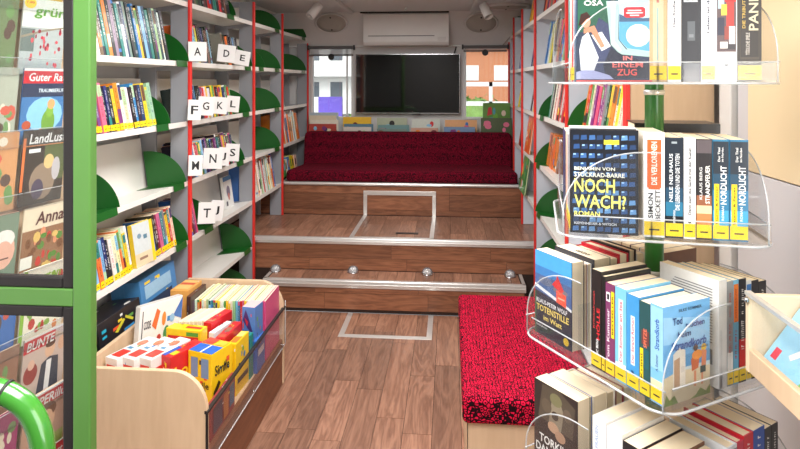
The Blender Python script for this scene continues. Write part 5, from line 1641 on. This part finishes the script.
gamebox(-.978, 2.765, F, .062, .09, .30, (84, 130, 196), 'blue game box with a pink lid and a dark bird picture', [('top', (240, 196, 196), R4(0, 0, 1, 1)), ('front', (70, 50, 110), [(.05, .80), (.3, .97), (.6, .8), (.9, .6), (.5, .66)]), ('front', (200, 50, 60), [(.2, .84), (.5, .78), (.4, .7)]), ('front', (226, 200, 120), R4(.6, .45, .9, .55)), ('front', (236, 236, 240), R4(.1, .45, .5, .6))], rz=-8)
gamebox(-.965, 2.690, F, .05, .04, .20, (36, 140, 130), 'small teal game box against the clear front', [('top', (240, 230, 120), R4(.1, .1, .6, .9)), ('front', (30, 80, 150), R4(0, .6, 1, .9))], rz=-4)
gamebox(-.915, 2.74, F, .016, .12, .15, (60, 110, 190), 'slim blue game case low behind the clear front', [('right', (230, 230, 236), R4(.1, .5, .8, .7))], rz=0)
gamebox(-.905 - .012, 2.20, F, .014, .26, .14, (150, 50, 60), 'maroon game case lying low behind the clear front near the corner', [('right', (70, 60, 90), R4(.1, .1, .45, .8)), ('right', (200, 120, 60), R4(.5, .1, .7, .8)), ('right', (60, 110, 150), R4(.75, .2, .95, .8))])
gamebox(-.905 - .012, 2.90, F, .014, .2, .15, (90, 100, 140), 'blue grey game case low behind the clear front by the comics', [('right', (200, 190, 200), R4(.1, .3, .5, .8)), ('right', (150, 60, 70), R4(.55, .2, .9, .8))]) if False else None
gamebox(-1.075, 2.80 - .03, F, .07, .03, .25, (240, 226, 110), 'pale yellow game box in front of the comics', [('top', (90, 160, 90), R4(.1, .1, .5, .9)), ('front', (90, 160, 120), R4(.1, .6, .8, .9))], rz=-14) if False else None
# rear left
gamebox(-1.350, 2.47, F, .235, .03, .385, WHT, 'large white game box with orange and green pictures facing the aisle', [
    ('front', (60, 64, 76), R4(.05, .58, .07, .95)), ('front', (226, 110, 60), [(.28, .76), (.38, .94), (.46, .9), (.38, .7)]), ('front', (230, 140, 60), disc(.56, .80, .05, .08)), ('front', (80, 150, 90), disc(.64, .62, .08, .09)),
    ('front', (60, 110, 180), [(.78, .80), (1, .99), (1, .74)]), ('front', (150, 190, 220), disc(.76, .78, .06, .05)), ('front', (200, 70, 60), disc(.46, .6, .05, .04)), ('front', (60, 60, 60), R4(.1, .52, .3, .56)), ('top', (214, 214, 210), R4(0, .1, 1, .9))],
    rz=68, ry=5, texts=[('front', 'CODE', .09, .74, .16, .09, (50, 50, 60))])
zs = LV[5] + .001
gamebox(-1.462, 2.42, zs, .34, .15, .17, (34, 32, 38), 'black game box with cyan and yellow drawings on the low shelf behind the bin', [('front', (40, 170, 200), R4(.06, .72, .16, .80)), ('front', (40, 170, 200), R4(.06, .58, .16, .64)), ('front', (220, 210, 60), [(.34, .55), (.55, .76), (.6, .7), (.40, .5)]),
        ('front', (220, 210, 60), [(.62, .8), (.8, .6), (.77, .55), (.6, .74)]), ('front', (180, 60, 140), R4(.5, .30, .65, .38)), ('front', (60, 150, 210), R4(.55, .42, .8, .48)), ('front', (40, 170, 200), R4(.3, .30, .36, .38))], rz=90, rx=-TILT)
gamebox(-1.462, 2.78, zs, .36, .15, .235, (76, 140, 196), 'light blue game box standing on the low shelf behind the bin', [('front', (40, 60, 90), R4(.1, .2, .85, .5)), ('front', (160, 200, 226), R4(.1, .58, .85, .85)), ('top', (90, 150, 200), R4(0, 0, 1, 1))], rz=90, rx=-TILT, texts=[])
gamebox(-1.375, 2.86, F, .088, .16, .335, (232, 170, 90), 'orange boxed game beside the comics at the rear of the bin', [('top', (240, 196, 120), R4(.1, .1, .9, .9)), ('top', (206, 90, 60), R4(.1, .5, .9, .7))], rz=-1)
gamebox(-1.281, 2.835, F, .018, .19, .315, (74, 48, 46), 'slim dark brown game case left of the comics', [('right', (160, 90, 60), R4(.2, .3, .8, .6)), ('right', (90, 60, 90), R4(.1, .65, .9, .9))], rz=0)
gamebox(-1.380, 2.525, F, .045, .10, .33, (96, 150, 70), 'green game box at the left edge of the bin behind the green post', [('top', (150, 200, 110), R4(.1, .1, .9, .9))], rz=0) if False else None
gamebox(-1.464, 2.27, zs, .13, .10, .13, (96, 150, 70), 'green game box on the low shelf close to the green post', [('top', (150, 200, 110), R4(.1, .1, .9, .9)), ('front', (150, 190, 100), R4(.1, .3, .8, .8))], rz=90, rx=-TILT)
# comics row: cream tops, narrow colourful spines to the visitor
rr = random.Random(33)
x = -1.255
i = 0
palc = ['white', 'pale green', 'yellow', 'white', 'red', 'green', 'light blue', 'white', 'cream', 'pink', 'yellow', 'blue']
while x < -.905 and i < 34:
    t = rr.uniform(.0085, .0115)
    cn = 'pink' if x > -.925 else palc[(i * 5) % 12] if i not in (9, 10) else 'yellow'
    M = T(x, 2.872 + rr.uniform(-.004, .004), F) @ R(rr.uniform(-.5, .5), 'Z') @ R(-.6, 'Y')
    book(M, t, .236, .288 + rr.uniform(-.004, .004), cn, '%s spined comic, %s from left in the comic row' % (cn, ordn[i]), 'comics in the bin', False, False, 700 + i, page=CREAM, name='comic', cat='comic')
    x += t + .0016; i += 1
